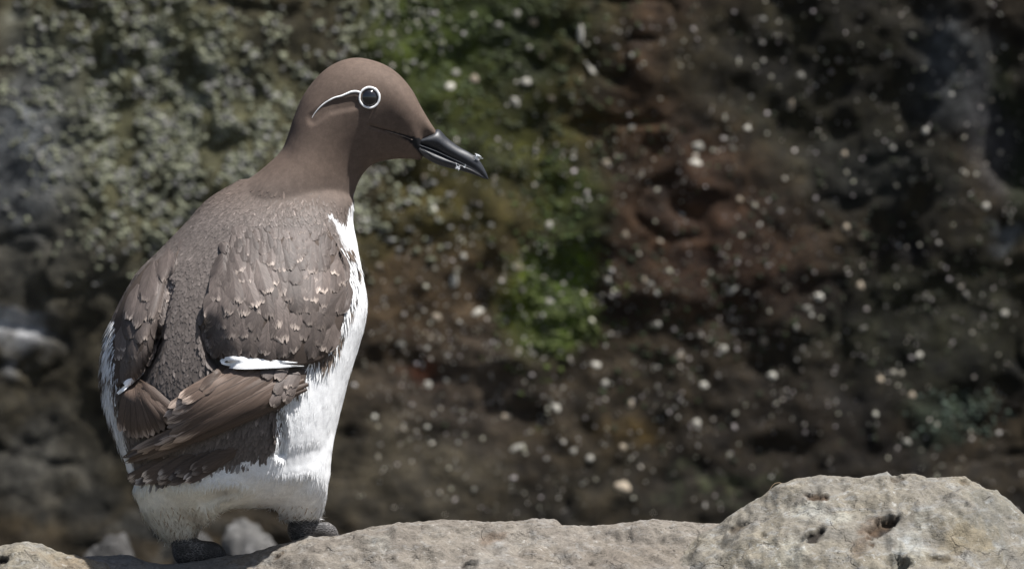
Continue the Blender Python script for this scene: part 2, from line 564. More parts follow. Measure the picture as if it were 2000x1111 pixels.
patch(300, 230, 330, 320, (0.125, 0.120, 0.080))
patch(330, 130, 200, 140, (0.11, 0.108, 0.072), .8)
patch(60, 330, 110, 220, (0.13, 0.135, 0.14), .9)
patch(30, 650, 50, 50, (0.34, 0.34, 0.34), .9)
patch(130, 520, 170, 110, (0.105, 0.098, 0.080), .8)
patch(620, 60, 140, 120, (0.055, 0.048, 0.032), .7)
patch(850, 120, 130, 160, (0.085, 0.105, 0.038), .9)
patch(1010, 60, 160, 110, (0.034, 0.046, 0.014), .85)
patch(1010, 260, 220, 130, (0.048, 0.052, 0.016), .85)
patch(830, 440, 190, 90, (0.090, 0.078, 0.036), .8)
patch(1290, 260, 210, 330, (0.052, 0.032, 0.021), .85)
patch(1420, 130, 150, 130, (0.028, 0.026, 0.014), .7)
patch(1460, 470, 190, 150, (0.066, 0.040, 0.028), .75)
patch(1090, 440, 60, 120, (0.050, 0.066, 0.014), .7)
patch(1080, 600, 85, 100, (0.085, 0.12, 0.020), 1.0)
patch(1140, 650, 60, 70, (0.065, 0.092, 0.018), .6)
patch(850, 600, 170, 130, (0.090, 0.066, 0.044), .8)
patch(800, 700, 40, 26, (0.24, 0.09, 0.055), .9)
patch(900, 760, 190, 110, (0.080, 0.066, 0.054), .75)
patch(1240, 850, 60, 40, (0.066, 0.046, 0.020), .7)
patch(1640, 200, 210, 280, (0.026, 0.024, 0.014), .85)
patch(1870, 130, 80, 110, (0.115, 0.12, 0.122), .85)
patch(1930, 260, 45, 120, (0.10, 0.10, 0.105), .7)
patch(1700, 340, 120, 60, (0.060, 0.062, 0.056), .6)
patch(1980, 300, 40, 200, (0.020, 0.026, 0.012), .8)
patch(1950, 485, 50, 18, (0.24, 0.25, 0.26), .9)
patch(1890, 810, 80, 45, (0.075, 0.105, 0.075), .85)
patch(1800, 640, 220, 170, (0.030, 0.032, 0.019), .75)
patch(1600, 820, 250, 120, (0.026, 0.020, 0.014), .75)
patch(1300, 980, 600, 70, (0.028, 0.024, 0.017), .85)
patch(1420, 950, 130, 16, (0.085, 0.088, 0.058), .9)
patch(760, 910, 200, 100, (0.066, 0.058, 0.044), .8)
patch(150, 800, 240, 220, (0.052, 0.046, 0.033), .85)
patch(30, 655, 62, 50, (0.50, 0.50, 0.50), 1.0)
patch(80, 900, 120, 90, (0.085, 0.082, 0.074), .8)
patch(300, 1040, 120, 40, (0.09, 0.09, 0.085), .7)
colw *= (1 + 0.45 * n_b + 0.35 * n_c)[:, None].clip(0.35, 2)
lum = colw.mean(1, keepdims=True)
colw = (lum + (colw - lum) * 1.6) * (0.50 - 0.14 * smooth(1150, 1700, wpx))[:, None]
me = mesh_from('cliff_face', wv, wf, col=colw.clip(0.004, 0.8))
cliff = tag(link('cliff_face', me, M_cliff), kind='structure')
cliff_bvh = BVHTree.FromPolygons([Vector(v) for v in wv], wf)
CAMV = Vector(cam.location)


def cam_hit(bvh, px, py):
    d = (P(px, py, 0) - CAMV).normalized()
    loc, nrm, idx, dist = bvh.ray_cast(CAMV, d)
    return loc, nrm


# pale droppings and lichen spots, the ones that can be picked out
spots = [(1013,522,13,12,0),(887,550,10,24,8),(934,608,19,11,-35),(853,620,14,13,0),(1071,588,27,11,4),(1188,548,9,9,0),(1258,547,9,10,0),
         (1272,554,9,9,0),(1285,634,9,9,0),(1328,697,15,10,-30),(1164,712,12,9,30),(1182,749,10,10,0),(1231,790,11,11,20),(1375,752,11,11,0),
         (1086,795,15,10,40),(990,813,17,9,-8),(1010,873,20,8,-30),(837,749,11,13,0),(1218,950,26,14,10),(783,673,12,9,0),(1361,824,10,10,0),
         (1217,873,10,10,0),(1152,895,9,9,0),(1010,26,10,11,0),(1042,44,15,10,25),(974,50,9,9,0),(1034,95,8,8,0),(1056,108,11,9,30),
         (889,142,12,9,10),(879,169,16,10,0),(927,155,14,12,0),(1028,160,13,12,0),(1005,198,20,12,40),(1076,194,11,8,10),(1134,68,8,26,0),
         (1157,137,18,9,40),(1184,317,17,9,25),(1364,286,15,14,0),(1357,317,20,11,0),(830,349,11,10,0),(844,403,19,8,45),(1073,439,10,10,0),
         (1222,459,10,10,0),(1233,247,10,8,-30),(1564,148,10,10,0),(1544,209,9,21,15),(1807,256,9,9,0),(1926,403,11,9,0),(1686,463,11,8,-20),
         (1490,37,9,6,0),(1933,7,8,8,0),(1653,443,8,9,0),(1427,569,18,9,-40),(1600,580,15,10,20),(1681,558,11,11,0),(1578,602,12,9,0),
         (1508,733,13,11,0),(1492,666,11,12,0),(1413,682,10,10,0),(1796,693,11,8,-30),(1782,772,11,9,0),(1688,643,12,10,0),(1771,862,11,10,0),
         (1877,900,14,11,0),(1962,612,10,9,0),(1120,880,9,8,0),(1290,470,8,8,0),(960,440,8,8,0),(905,500,9,8,0),(740,520,10,8,0),(760,470,13,9,0),
         (1735,105,9,7,0),(1650,300,8,8,0),(1745,290,8,8,0),(1460,250,9,8,0),(1445,390,9,8,0),(1330,420,9,8,0),(1555,640,8,8,0),(1720,740,9,9,0)]


def blob_mesh(seed):
    bm = bmesh.new()
    bmesh.ops.create_icosphere(bm, subdivisions=2, radius=1)
    for v in bm.verts:
        n = noise.noise((v.co.x * 1.6 + seed * 7, v.co.y * 1.6, v.co.z * 1.6))
        n += .6 * noise.noise((v.co.x * 3.5 + seed * 3, v.co.y * 3.5, 2))
        v.co *= 1 + 0.5 * n
        v.co.z *= 0.16
    me = bpy.data.meshes.new('dropping')
    bm.to_mesh(me); bm.free()
    me.polygons.foreach_set('use_smooth', [True] * len(me.polygons))
    return me


blobs = []
for s_ in range(6):
    m_ = blob_mesh(s_); m_.materials.append(M_speck[0 if s_ % 3 else 1]); blobs.append(m_)


def on_wall(px, py):
    loc, nrm = cam_hit(cliff_bvh, px, py)
    if loc is None: return None, None
    if nrm.y > 0: nrm = -nrm
    return loc, nrm


for i, (px, py, rx, ry, an) in enumerate(spots):
    loc, nrm = on_wall(px, py)
    if loc is None: continue
    o = bpy.data.objects.new('dropping', blobs[i % 6]); COL.objects.link(o)
    o.parent = cliff
    k = S * (D + loc.y) / D
    zax = nrm; xax = Vector((math.cos(R(an)), 0, -math.sin(R(an))))
    xax = (xax - zax * xax.dot(zax)).normalized(); yax = zax.cross(xax)
    rot = Matrix((xax, yax, zax)).transposed().to_4x4()
    o.matrix_world = Matrix.Translation(loc) @ rot @ Matrix.Diagonal((rx * k * .68, ry * k * .68, min(rx, ry) * k * 0.7, 1))

# countless small specks and lichen tufts: one mass each
ico = bmesh.new(); bmesh.ops.create_icosphere(ico, subdivisions=1, radius=1)
ICO_V = np.array([v.co[:] for v in ico.verts]); ICO_F = np.array([[v.index for v in f.verts] for f in ico.faces]); ico.free()


def scatter_blobs(items):
    """items: loc, nrm, rx, ry, rz, col"""
    V, F, C = [], [], []
    for (loc, nrm, r1, r2, r3, c) in items:
        a = rng.uniform(0, 6.28)
        t = nrm.orthogonal().normalized(); bvec = nrm.cross(t)
        t2 = t * math.cos(a) + bvec * math.sin(a); b2 = nrm.cross(t2)
        Mx = np.array([t2 * r1, b2 * r2, nrm * r3])
        base = len(V) * len(ICO_V)
        V.append((ICO_V * rng.uniform(0.75, 1.2, (len(ICO_V), 1))) @ Mx + np.array(loc)); F.append(ICO_F + base); C.append(np.tile(c, (len(ICO_V), 1)))
    return np.concatenate(V), np.concatenate(F), np.concatenate(C)


items = []
k0 = S * 1.28
while len(items) < 2300:
    px, py = rng.uniform(690, 2000), rng.uniform(-20, 1010)
    dens = 0.35 + 0.65 * math.exp(-((px - 1000) / 420) ** 2 - ((py - 620) / 260) ** 2)
    dens *= 0.12 + 1.5 * (noise.noise((px * .008, py * .008, 4)) * .4 + noise.noise((px * .022, py * .022, 9)) * .4 + .5) ** 2.2
    if rng.uniform() > dens: continue
    loc, nrm = on_wall(px, py)
    if loc is None: continue
    r = k0 * min(6.5, 1.5 + rng.exponential(1.3))
    v = rng.uniform(0.07, 0.50)
    items.append((loc, nrm, r, r * rng.uniform(.5, 1), r * .3, np.array([v, v * rng.uniform(.88, .98), v * rng.uniform(.72, .9)])))
V, F, C = scatter_blobs(items)
sp_me = fast_mesh('lichen_specks', V, F, 3, col=C)
tag(link('lichen_specks', sp_me, M_lichen, cliff), kind='stuff')

items = []
tries = 0
while len(items) < 4200 and tries < 60000:
    tries += 1
    px, py = rng.uniform(-20, 900), rng.uniform(-30, 560)
    dens = math.exp(-((px - 330 - 0.25 * (py - 200)) / 210) ** 2 - ((py - 210) / 240) ** 2)
    dens = max(dens, 0.5 * math.exp(-((px - 740) / 90) ** 2 - ((py - 400) / 70) ** 2), 0.25 * math.exp(-((px - 700) / 150) ** 2 - ((py - 30) / 90) ** 2))
    cl = noise.noise((px * .018, py * .022, 7)) * .6 + noise.noise((px * .05, py * .06, 3)) * .5
    dens *= sm(-0.25, 0.4, cl)
    if rng.uniform() > dens: continue
    loc, nrm = on_wall(px, py)
    if loc is None: continue
    r = k0 * rng.uniform(3.5, 8)
    v = rng.uniform(0.06, 0.21) * (1 + .5 * cl)
    c = np.array([v * 0.97, v, v * 0.68]) if rng.uniform() < .75 else np.array([v, v * .98, v * .9])
    items.append((loc + nrm * r * .3, nrm, r, r * rng.uniform(.6, 1), r * .42, c))
V, F, C = scatter_blobs(items)
tag(link('lichen_tufts', fast_mesh('lichen_tufts', V, F, 3, col=C), M_lichen, cliff), kind='stuff')

# moss cushions
items = []
for (cx, cy, rx, ry, n, c) in [(1085, 600, 75, 85, 300, (0.10, 0.13, 0.028)), (860, 120, 95, 110, 220, (0.10, 0.13, 0.05)),
                               (1030, 60, 110, 70, 220, (0.055, 0.07, 0.025)), (1060, 280, 160, 80, 200, (0.06, 0.07, 0.028)),
                               (1090, 430, 50, 90, 120, (0.06, 0.09, 0.02)), (1885, 810, 60, 35, 90, (0.085, 0.115, 0.085)),
                               (1700, 470, 260, 300, 260, (0.035, 0.042, 0.02)), (1260, 620, 150, 120, 150, (0.035, 0.05, 0.018))]:
    for _ in range(n):
        px, py = rng.normal(cx, rx * .8), rng.normal(cy, ry * .8)
        loc, nrm = on_wall(px, py)
        if loc is None: continue
        r = k0 * rng.uniform(3, 7.5); q = rng.uniform(.45, 1.25)
        items.append((loc, nrm, r, r, r * .3, np.array(c) * q * .55))
V, F, C = scatter_blobs(items)
tag(link('moss', fast_mesh('moss', V, F, 3, col=C), M_lichen, cliff), kind='stuff')


# ------------------------------------------------------------------ rocks in the foreground
def ridge_rock(name, mat, outline, d0, front, back, bottom_z, label, pits=(), stains=(), rough=1.0, slope=0.75, bslope=0.35, seed=0, nxs=260, nf=80, nb=36):
    """a long weathered rock: outline = crest in picture units, d0 = depth of the crest, front/back = reach of the slopes"""
    pts = np.array(outline, float)
    xs = np.linspace(pts[0, 0], pts[-1, 0], nxs)
    hs = np.interp(xs, pts[:, 0], pts[:, 1])
    verts, cols = [], []
    prof = [(-front * (1 - t) ** 1.3, 'f') for t in np.linspace(0, 1, nf)] + [(back * t ** 1.2, 'b') for t in np.linspace(0, 1, nb + 1)[1:]]
    for i, (px, h) in enumerate(zip(xs, hs)):
        for (q, side) in prof:
            r0 = 14.0
            if side == 'f':
                drop = slope * (math.sqrt(q * q + r0 * r0) - r0) + 0.0006 * q * q
            else:
                drop = bslope * (math.sqrt(q * q + r0 * r0) - r0) + 0.0007 * q * q
            d = d0 - q
            p = P(px, h, d0) + Vector((0, q * S, -drop * S))
            n1 = fbm(p, 14, 5, seed + 1.3); n2 = fbm(p, 55, 5, seed + 8.1); n3 = fbm(p, 190, 3, seed + 2.2)
            amp = sm(0, 60, abs(q)) * 0.9 + 0.1
            p.z += (0.011 * n1 * amp + 0.0030 * n2 * (0.35 + 0.65 * amp) + 0.0009 * n3) * rough
            p.y -= (0.006 * n1 * amp + 0.0025 * n2 + 0.0007 * n3) * rough
            verts.append(p)
    co = np.array([v[:] for v in verts])
    ppx, ppy = to_px(co)
    cols = np.ones((len(co), 3))
    nA = fbm_arr(co, 40, 4, seed); nB = fbm_arr(co, 120, 3, seed + 4)
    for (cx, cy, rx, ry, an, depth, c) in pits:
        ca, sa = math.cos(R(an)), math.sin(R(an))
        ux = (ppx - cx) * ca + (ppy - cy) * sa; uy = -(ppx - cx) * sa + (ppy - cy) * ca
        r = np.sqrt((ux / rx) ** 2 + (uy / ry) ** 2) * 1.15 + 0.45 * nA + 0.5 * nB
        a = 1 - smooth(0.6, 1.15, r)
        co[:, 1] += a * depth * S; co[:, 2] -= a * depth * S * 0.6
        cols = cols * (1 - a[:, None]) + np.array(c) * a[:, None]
    for (cx, cy, rx, ry, an, c, amt) in stains:
        ca, sa = math.cos(R(an)), math.sin(R(an))
        ux = (ppx - cx) * ca + (ppy - cy) * sa; uy = -(ppx - cx) * sa + (ppy - cy) * ca
        r = np.sqrt((ux / rx) ** 2 + (uy / ry) ** 2) + 0.7 * nA + 0.5 * nB
        a = amt * (1 - smooth(0.4, 1.3, r))
        cols = cols * (1 - a[:, None]) + np.array(c) * a[:, None]
    m = len(prof)
    faces = [(i * m + j, (i + 1) * m + j, (i + 1) * m + j + 1, i * m + j + 1) for i in range(nxs - 1) for j in range(m - 1)]
    # skirts down to the ground close the body of the rock
    V = [tuple(c) for c in co]; C = [tuple(c) for c in cols]
    rim = [(i * m) for i in range(nxs)] + [((nxs - 1) * m + j) for j in range(1, m)] + [(i * m + m - 1) for i in range(nxs - 2, -1, -1)] + [j for j in range(m - 2, 0, -1)]
    base = len(V)
    for r in rim:
        V.append((V[r][0], V[r][1], bottom_z)); C.append((1, 1, 1))
    nr = len(rim)
    for a in range(nr):
        b = (a + 1) % nr
        faces.append((rim[b], rim[a], base + a, base + b))
    faces.append(tuple(base + a for a in range(nr)))
    me = mesh_from(name, V, faces, col=np.array(C))
    o = link(name, me, mat)
    tag(o, label, 'rock')
    return o, co


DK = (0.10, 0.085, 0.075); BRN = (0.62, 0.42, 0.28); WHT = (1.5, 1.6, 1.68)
ridge_rock('boulder', M_boulder,
           [(1290, 1090), (1330, 1068), (1365, 1046), (1398, 1026), (1440, 996), (1490, 966), (1520, 948), (1556, 932), (1600, 928), (1640, 931), (1680, 932), (1712, 927),
            (1733, 921), (1742, 929), (1762, 924), (1790, 925), (1812, 933), (1850, 931), (1885, 928), (1907, 942), (1950, 968), (1975, 985), (2010, 1012),
            (2060, 1050), (2130, 1075), (2200, 1120)], 150, 330, 150, 0.25, 'large pale grey pitted boulder rising at the right behind the flat ledge',
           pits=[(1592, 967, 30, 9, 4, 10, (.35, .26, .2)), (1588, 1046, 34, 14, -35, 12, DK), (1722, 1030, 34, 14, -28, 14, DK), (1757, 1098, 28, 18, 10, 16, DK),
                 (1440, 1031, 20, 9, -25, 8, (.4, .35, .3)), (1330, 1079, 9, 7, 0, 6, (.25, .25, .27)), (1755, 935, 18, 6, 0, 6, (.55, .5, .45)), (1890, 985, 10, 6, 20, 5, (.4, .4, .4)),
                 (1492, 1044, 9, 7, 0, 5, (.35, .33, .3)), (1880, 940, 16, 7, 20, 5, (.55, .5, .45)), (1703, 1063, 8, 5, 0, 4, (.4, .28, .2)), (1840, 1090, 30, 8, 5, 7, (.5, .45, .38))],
           stains=[(1590, 998, 50, 16, -5, WHT, .9), (1635, 1010, 30, 10, -5, WHT, .8), (1540, 1080, 45, 30, -30, WHT, .6), (1780, 1060, 30, 60, 25, WHT, .75), (1680, 1062, 18, 26, 10, BRN, .45),
                   (1700, 1032, 40, 14, -25, BRN, .5), (1440, 1070, 60, 30, -25, (1.3, 1.3, 1.28), .6), (1930, 1020, 90, 70, 0, (0.80, 0.84, 0.86), .7), (1880, 1050, 60, 40, 0, (1.05, .95, .75), .6)], seed=3, slope=0.62)
ridge_rock('ledge_rock', M_ledge,
           [(395, 1135), (425, 1108), (450, 1094), (500, 1076), (560, 1061), (610, 1052), (660, 1049), (700, 1036), (735, 1031), (765, 1024), (775, 1019), (830, 1017), (862, 1012),
            (900, 1014), (960, 1019), (1020, 1021), (1050, 1018), (1075, 1021), (1100, 1026), (1180, 1025), (1250, 1019), (1290, 1022), (1340, 1022), (1400, 1024), (1480, 1030),
            (1560, 1060), (1640, 1110)], 95, 300, 130, 0.25, 'long flat tan ledge in front of the bird, running right to the boulder',
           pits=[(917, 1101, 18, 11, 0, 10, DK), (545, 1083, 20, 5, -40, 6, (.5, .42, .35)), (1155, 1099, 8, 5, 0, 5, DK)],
           stains=[(752, 1060, 26, 26, 0, (1.3, 1.38, 1.42), .7), (985, 1065, 60, 20, -20, (1.35, 1.38, 1.4), .75), (1100, 1052, 45, 10, -12, (1.38, 1.4, 1.42), .8), (945, 1095, 30, 18, 0, (1.3, 1.35, 1.38), .7),
                   (960, 1052, 25, 10, -20, BRN, .5), (1220, 1080, 160, 25, 0, (.9, .86, .82), .5)], seed=9, slope=0.5)
ridge_rock('ledge_rock', M_ledge_g,
           [(90, 1120), (150, 1090), (185, 1086), (215, 1090), (255, 1088), (285, 1097), (320, 1102), (350, 1100), (400, 1093), (440, 1085), (500, 1080), (560, 1070),
            (620, 1062), (680, 1060), (720, 1075), (760, 1110)], 70, 120, 150, 0.25, 'low grey rock shelf under the feet of the bird',
           seed=17, slope=0.45, bslope=0.12, rough=0.6, nxs=200)
ridge_rock('ledge_rock', M_boulder,
           [(-140, 1100), (-80, 1080), (-30, 1070), (0, 1064), (30, 1061), (55, 1060), (80, 1064), (110, 1074), (150, 1084), (180, 1092), (205, 1101), (225, 1120), (260, 1150)],
           140, 240, 90, 0.25, 'pale lichen-flecked rock at the lower left corner',
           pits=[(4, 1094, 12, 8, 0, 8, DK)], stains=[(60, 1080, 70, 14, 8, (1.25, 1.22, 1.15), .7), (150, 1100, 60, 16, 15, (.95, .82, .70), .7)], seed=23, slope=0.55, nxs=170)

# stones lying on the shore behind the bird
stones = [(490, 1062, 1.05, 66, 42, 'blurred pale blue-grey stone seen between the legs of the bird'),
          (375, 1068, 1.10, 45, 34, 'blurred grey stone behind the left foot of the bird'),
          (215, 1078, 1.0, 60, 36, 'blurred grey stone just behind the lower left rock')]
for i, (px, py, y, rx, rz, lab) in enumerate(stones):
    bm = bmesh.new(); bmesh.ops.create_icosphere(bm, subdivisions=5, radius=1)
    c0 = W(px, py, y); k = S * (D + y) / D
    zb = 0.25
    hz = max((c0.z - zb) / 2 + rz * k / 2, rz * k)
    cz = c0.z + rz * k - hz
    for v in bm.verts:
        n = v.co.normalized()
        f = 1 + 0.22 * fbm(n, 1.1, 4, i * 5 + 1) + 0.05 * fbm(n, 5, 4, i)
        q = n * f
        q = Vector([math.copysign(abs(t) ** 0.85, t) for t in q])
        v.co = Vector((c0.x + q.x * rx * k, c0.y + q.y * rx * k * .8, cz + q.z * hz))
    me = bpy.data.meshes.new('stone'); bm.to_mesh(me); bm.free()
    me.polygons.foreach_set('use_smooth', [True] * len(me.polygons))
    cc = np.ones((len(me.vertices), 3)) * (.34 if i < 1 else (0.24 if i < 3 else (0.16 if i < 5 else 0.08)))
    set_col(me, cc)
    tag(link('stone', me, M_stone_b), lab, 'stone', 'stones on the shore behind the bird')

# ------------------------------------------------------------------ the bird: one continuous body
bird = bpy.data.objects.new('guillemot', None)
COL.objects.link(bird)
bird.location = P(470, 1075, 30)
bird.empty_display_size = 0.05
tag(bird, 'brown and white seabird standing on the rocks, back turned, head in profile to the right', 'bird')
BINV = Matrix.Translation(-bird.location)


def part(name, me, mat, parent=None):
    """mesh given in world coordinates, stored relative to the bird"""
    me.transform(BINV)
    return link(name, me, mat, parent or bird)


torso = [(470, 350, 650, 350, 85, -18), (408, 388, 690, 388, 118, -10), (366, 432, 690, 432, 148, 0), (318, 482, 699, 482, 170, 5), (269, 532, 708, 532, 185, 10),
         (234, 590, 717, 590, 196, 18), (212, 640, 711, 640, 200, 25), (200, 690, 697, 690, 200, 32), (196, 740, 682, 740, 197, 40), (203, 790, 669, 790, 190, 48),
         (218, 840, 656, 840, 178, 54), (238, 890, 647, 890, 158, 58), (258, 935, 640, 935, 140, 58), (300, 972, 590, 972, 100, 52), (360, 990, 540, 990, 30, 45)]
head = [(430, 420, 690, 520, 120, -8), (462, 368, 684, 462, 108, -4), (507, 334, 682, 426, 96, 0), (547, 297, 691, 384, 82, 0), (562, 265, 702, 352, 74, 0), (574, 228, 722, 326, 70, 0),
        (598, 177, 748, 315, 68, 0), (640, 132, 776, 311, 66, 0), (690, 113, 800, 311, 63, 0), (738, 121, 817, 313, 59, 0), (774, 141, 826, 312, 51, 0), (803, 173, 826, 298, 41, 0),
        (822, 208, 832, 283, 30, 0), (838, 235, 845, 277, 22, 0), (849, 252, 853, 273, 15, 0), (855, 262, 857, 269, 5, 0)]
thigh_l = [(300, 900, 440, 900, 66, 105), (262, 945, 432, 945, 70, 100), (268, 980, 420, 980, 62, 88), (284, 1012, 398, 1012, 47, 70), (310, 1040, 384, 1040, 30, 52), (326, 1054, 376, 1054, 18, 44)]
thigh_r = [(520, 850, 652, 850, 72, 80), (522, 905, 646, 905, 74, 84), (526, 950, 641, 950, 68, 76), (532, 983, 635, 983, 54, 54), (545, 1003, 627, 1003, 38, 36), (560, 1012, 618, 1012, 22, 26)]
undertail = [(290, 910, 560, 910, 76, 132), (288, 950, 548, 950, 78, 124), (318, 980, 480, 980, 54, 112), (356, 1003, 426, 1003, 30, 100), (382, 1016, 412, 1016, 12, 94)]
bm = bmesh.new()
for sec, pw, eg in ((torso, 2.25, 0), (head, 2.0, .42), (thigh_l, 2.0, 0), (thigh_r, 2.1, 0), (undertail, 2.0, 0)):
    v, f = loft(sec, 70, 56, pw, eg)
    bv = [bm.verts.new(x) for x in v]
    for q in f: bm.faces.new([bv[i] for i in q])
bmesh.ops.recalc_face_normals(bm, faces=bm.faces)
raw = bpy.data.meshes.new('raw'); bm.to_mesh(raw); bm.free()
tmp = bpy.data.objects.new('tmp', raw); COL.objects.link(tmp)
rm = tmp.modifiers.new('r', 'REMESH'); rm.mode = 'VOXEL'; rm.voxel_size = 0.00105; rm.use_smooth_shade = True
s1 = tmp.modifiers.new('s', 'SMOOTH'); s1.factor = 0.5; s1.iterations = 26
dg = bpy.context.evaluated_depsgraph_get()
body_me = bpy.data.meshes.new_from_object(tmp.evaluated_get(dg))
bpy.data.objects.remove(tmp)
body_me.name = 'body'
nv = len(body_me.vertices)
co = np.empty(nv * 3, np.float32); body_me.vertices.foreach_get('co', co); co = co.reshape(-1, 3).astype(float)
nr_ = np.empty(nv * 3, np.float32); body_me.vertices.foreach_get('normal', nr_); nr_ = nr_.reshape(-1, 3)
bx, by = to_px(co)


def dent(poly, radius, depth):
    global co
    best = np.full(nv, 1e9)
    for (ax, ay), (cx, cy) in zip(poly[:-1], poly[1:]):
        ex, ey = cx - ax, cy - ay
        t = np.clip(((bx - ax) * ex + (by - ay) * ey) / (ex * ex + ey * ey), 0, 1)
        best = np.minimum(best, np.hypot(bx - ax - ex * t, by - ay - ey * t))
    a = (1 - smooth(0.25, 1.0, best / radius)) * (nr_[:, 1] < 0.2)
    co[:, 1] += a * depth * S


dent([(330, 550), (318, 600), (304, 660)], 18, 20)
dent([(306, 655), (296, 690), (276, 735), (262, 752)], 20, 40)      # hollow between the left wing and the back
dent([(405, 640), (416, 695), (440, 722)], 20, 26)                              # hollow beside the right wing
dent([(545, 800), (552, 850), (548, 880)], 16, 14)                              # fold between rump and flank
dent([(612, 232), (640, 212), (690, 202)], 17, 3.5)                               # furrow behind the eye
dent([(722, 246), (760, 258), (800, 272)], 5, 2)                                # line of the gape
dent([(640, 905), (625, 890), (560, 900)], 34, 3)                               # crease above the thigh
dent([(400, 975), (430, 962), (460, 955)], 16, 10)
body_me.vertices.foreach_set('co', co.astype(np.float32).ravel()); body_me.update()
body_me.vertices.foreach_get('normal', nr_.ravel()) if False else None

BROWN_POLY = [(560, 60), (920, 60), (920, 335), (735, 326), (708, 352), (693, 388), (676, 440), (640, 414), (656, 440), (666, 464), (680, 490), (689, 514), (690, 535), (685, 560),
              (680, 600), (667, 640), (651, 680), (630, 706), (598, 722), (588, 752), (565, 775), (550, 800), (552, 850), (524, 886), (470, 903), (400, 918), (300, 938), (262, 932),
              (256, 900), (243, 870), (228, 800), (222, 760), (214, 700), (212, 640), (228, 585), (225, 560), (120, 560), (120, 250)]


HORN = [(770, 258), (801, 266), (824, 272), (845, 275), (857, 272), (870, 300), (845, 320), (833, 310), (820, 300), (808, 287), (799, 276)]


def plumage_colour(co, nrm):
    px, py = to_px(co)
    n1 = fbm_arr(co, 120, 3, 2)
    n2 = fbm_arr(co, 420, 3, 5)
    n3 = fbm_arr(co, 30, 3, 8)
    s = sdf_poly(px + 4 * n1, py + 4 * n1, BROWN_POLY) + 3 * n2
    far = nrm[:, 1] > 0.15
    s = np.where(far, np.maximum(s, (py - 440)), s)
    w = smooth(-3, 3, s)[:, None]
    headf = (1 - smooth(310, 460, py - 0.1 * (px - 560)))[:, None]
    brown = np.array([0.122, 0.088, 0.069]) * headf + np.array([0.120, 0.101, 0.091]) * (1 - headf)
    brown = brown * (1 + 0.12 * n3 + 0.10 * n2)[:, None]
    white = np.array([0.89, 0.895, 0.90]) * (1 + 0.03 * n1)[:, None]
    cream = (smooth(915, 960, py) * (1 - smooth(440, 545, px)))[:, None]  # cream tint below the tail: warm bounced light put into the white
    white = white * (1 - cream) + np.array([0.88, 0.855, 0.77]) * cream
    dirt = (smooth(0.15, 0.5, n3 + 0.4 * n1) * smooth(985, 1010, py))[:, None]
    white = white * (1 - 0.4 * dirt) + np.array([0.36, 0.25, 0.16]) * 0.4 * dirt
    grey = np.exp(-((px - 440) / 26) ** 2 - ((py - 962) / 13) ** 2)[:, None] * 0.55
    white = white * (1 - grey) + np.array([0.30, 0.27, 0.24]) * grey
    horn = (1 - smooth(-1.0, 1.5, sdf_poly(px, py, HORN) + 1.5 * n2))[:, None]
    c = brown * (1 - w) + white * w
    return c * (1 - horn) + np.array([0.014, 0.014, 0.016]) * horn, w[:, 0]


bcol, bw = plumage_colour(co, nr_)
# the white plumage lies in soft clumps
wsel = np.where((bw > .5) & (by > 440))[0]
cl_ = np.array([noise.fractal((c[0] * 75, c[1] * 60, c[2] * 26 + c[0] * 12), .9, 2.0, 3) for c in co[wsel]])
co[wsel] += nr_[wsel] * (cl_ * 1.5 * S)[:, None]
body_me.vertices.foreach_set('co', co.astype(np.float32).ravel()); body_me.update()
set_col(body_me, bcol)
body_bvh = BVHTree.FromPolygons([Vector(c) for c in co], [tuple(p.vertices) for p in body_me.polygons])

# triangles for scattering, before the mesh is moved into the bird's frame
body_me.calc_loop_triangles()
nt_ = len(body_me.loop_triangles)
tri = np.empty(nt_ * 3, np.int32); body_me.loop_triangles.foreach_get('vertices', tri); tri = tri.reshape(-1, 3)
vn = np.empty(nv * 3, np.float32); body_me.vertices.foreach_get('normal', vn); vn = vn.reshape(-1, 3).astype(float)
A_, B_, C_ = co[tri[:, 0]], co[tri[:, 1]], co[tri[:, 2]]
area = 0.5 * np.linalg.norm(np.cross(B_ - A_, C_ - A_), axis=1)
part('body', body_me, M_body)

FLOW = [(845, 255, -.9, -.35), (800, 180, -.85, -.55), (730, 125, -1, -.05), (640, 145, -.8, .6), (590, 220, -.35, .95), (720, 230, -.97, .12), (770, 300, -1, .05), (700, 335, -.5, .85),
        (620, 320, -.25, 1), (540, 335, -.5, .85), (680, 410, -.15, 1), (480, 380, -.35, .95), (400, 450, -.4, .92), (300, 520, -.45, .9), (370, 600, -.06, 1), (350, 760, 0, 1), (560, 450, .05, 1),
        (640, 460, .15, 1), (240, 640, -.15, 1), (700, 520, .08, 1), (690, 650, -.2, 1), (640, 760, -.28, 1), (620, 860, -.12, 1), (590, 960, -.03, 1), (450, 950, -.35, 1), (310, 1020, .18, 1), (205, 760, .1, 1),
        (240, 880, .22, 1), (450, 860, -.4, .9), (300, 920, -.5, .8), (400, 1000, 0, 1), (500, 930, -.2, 1)]
FL = np.array(FLOW)


def flow(px, py):
    w = 1 / ((px[:, None] - FL[:, 0]) ** 2 + (py[:, None] - FL[:, 1]) ** 2 + 300) ** 1.5
    v = w @ FL[:, 2:]
    return v / (np.linalg.norm(v, axis=1, keepdims=True) + 1e-9)


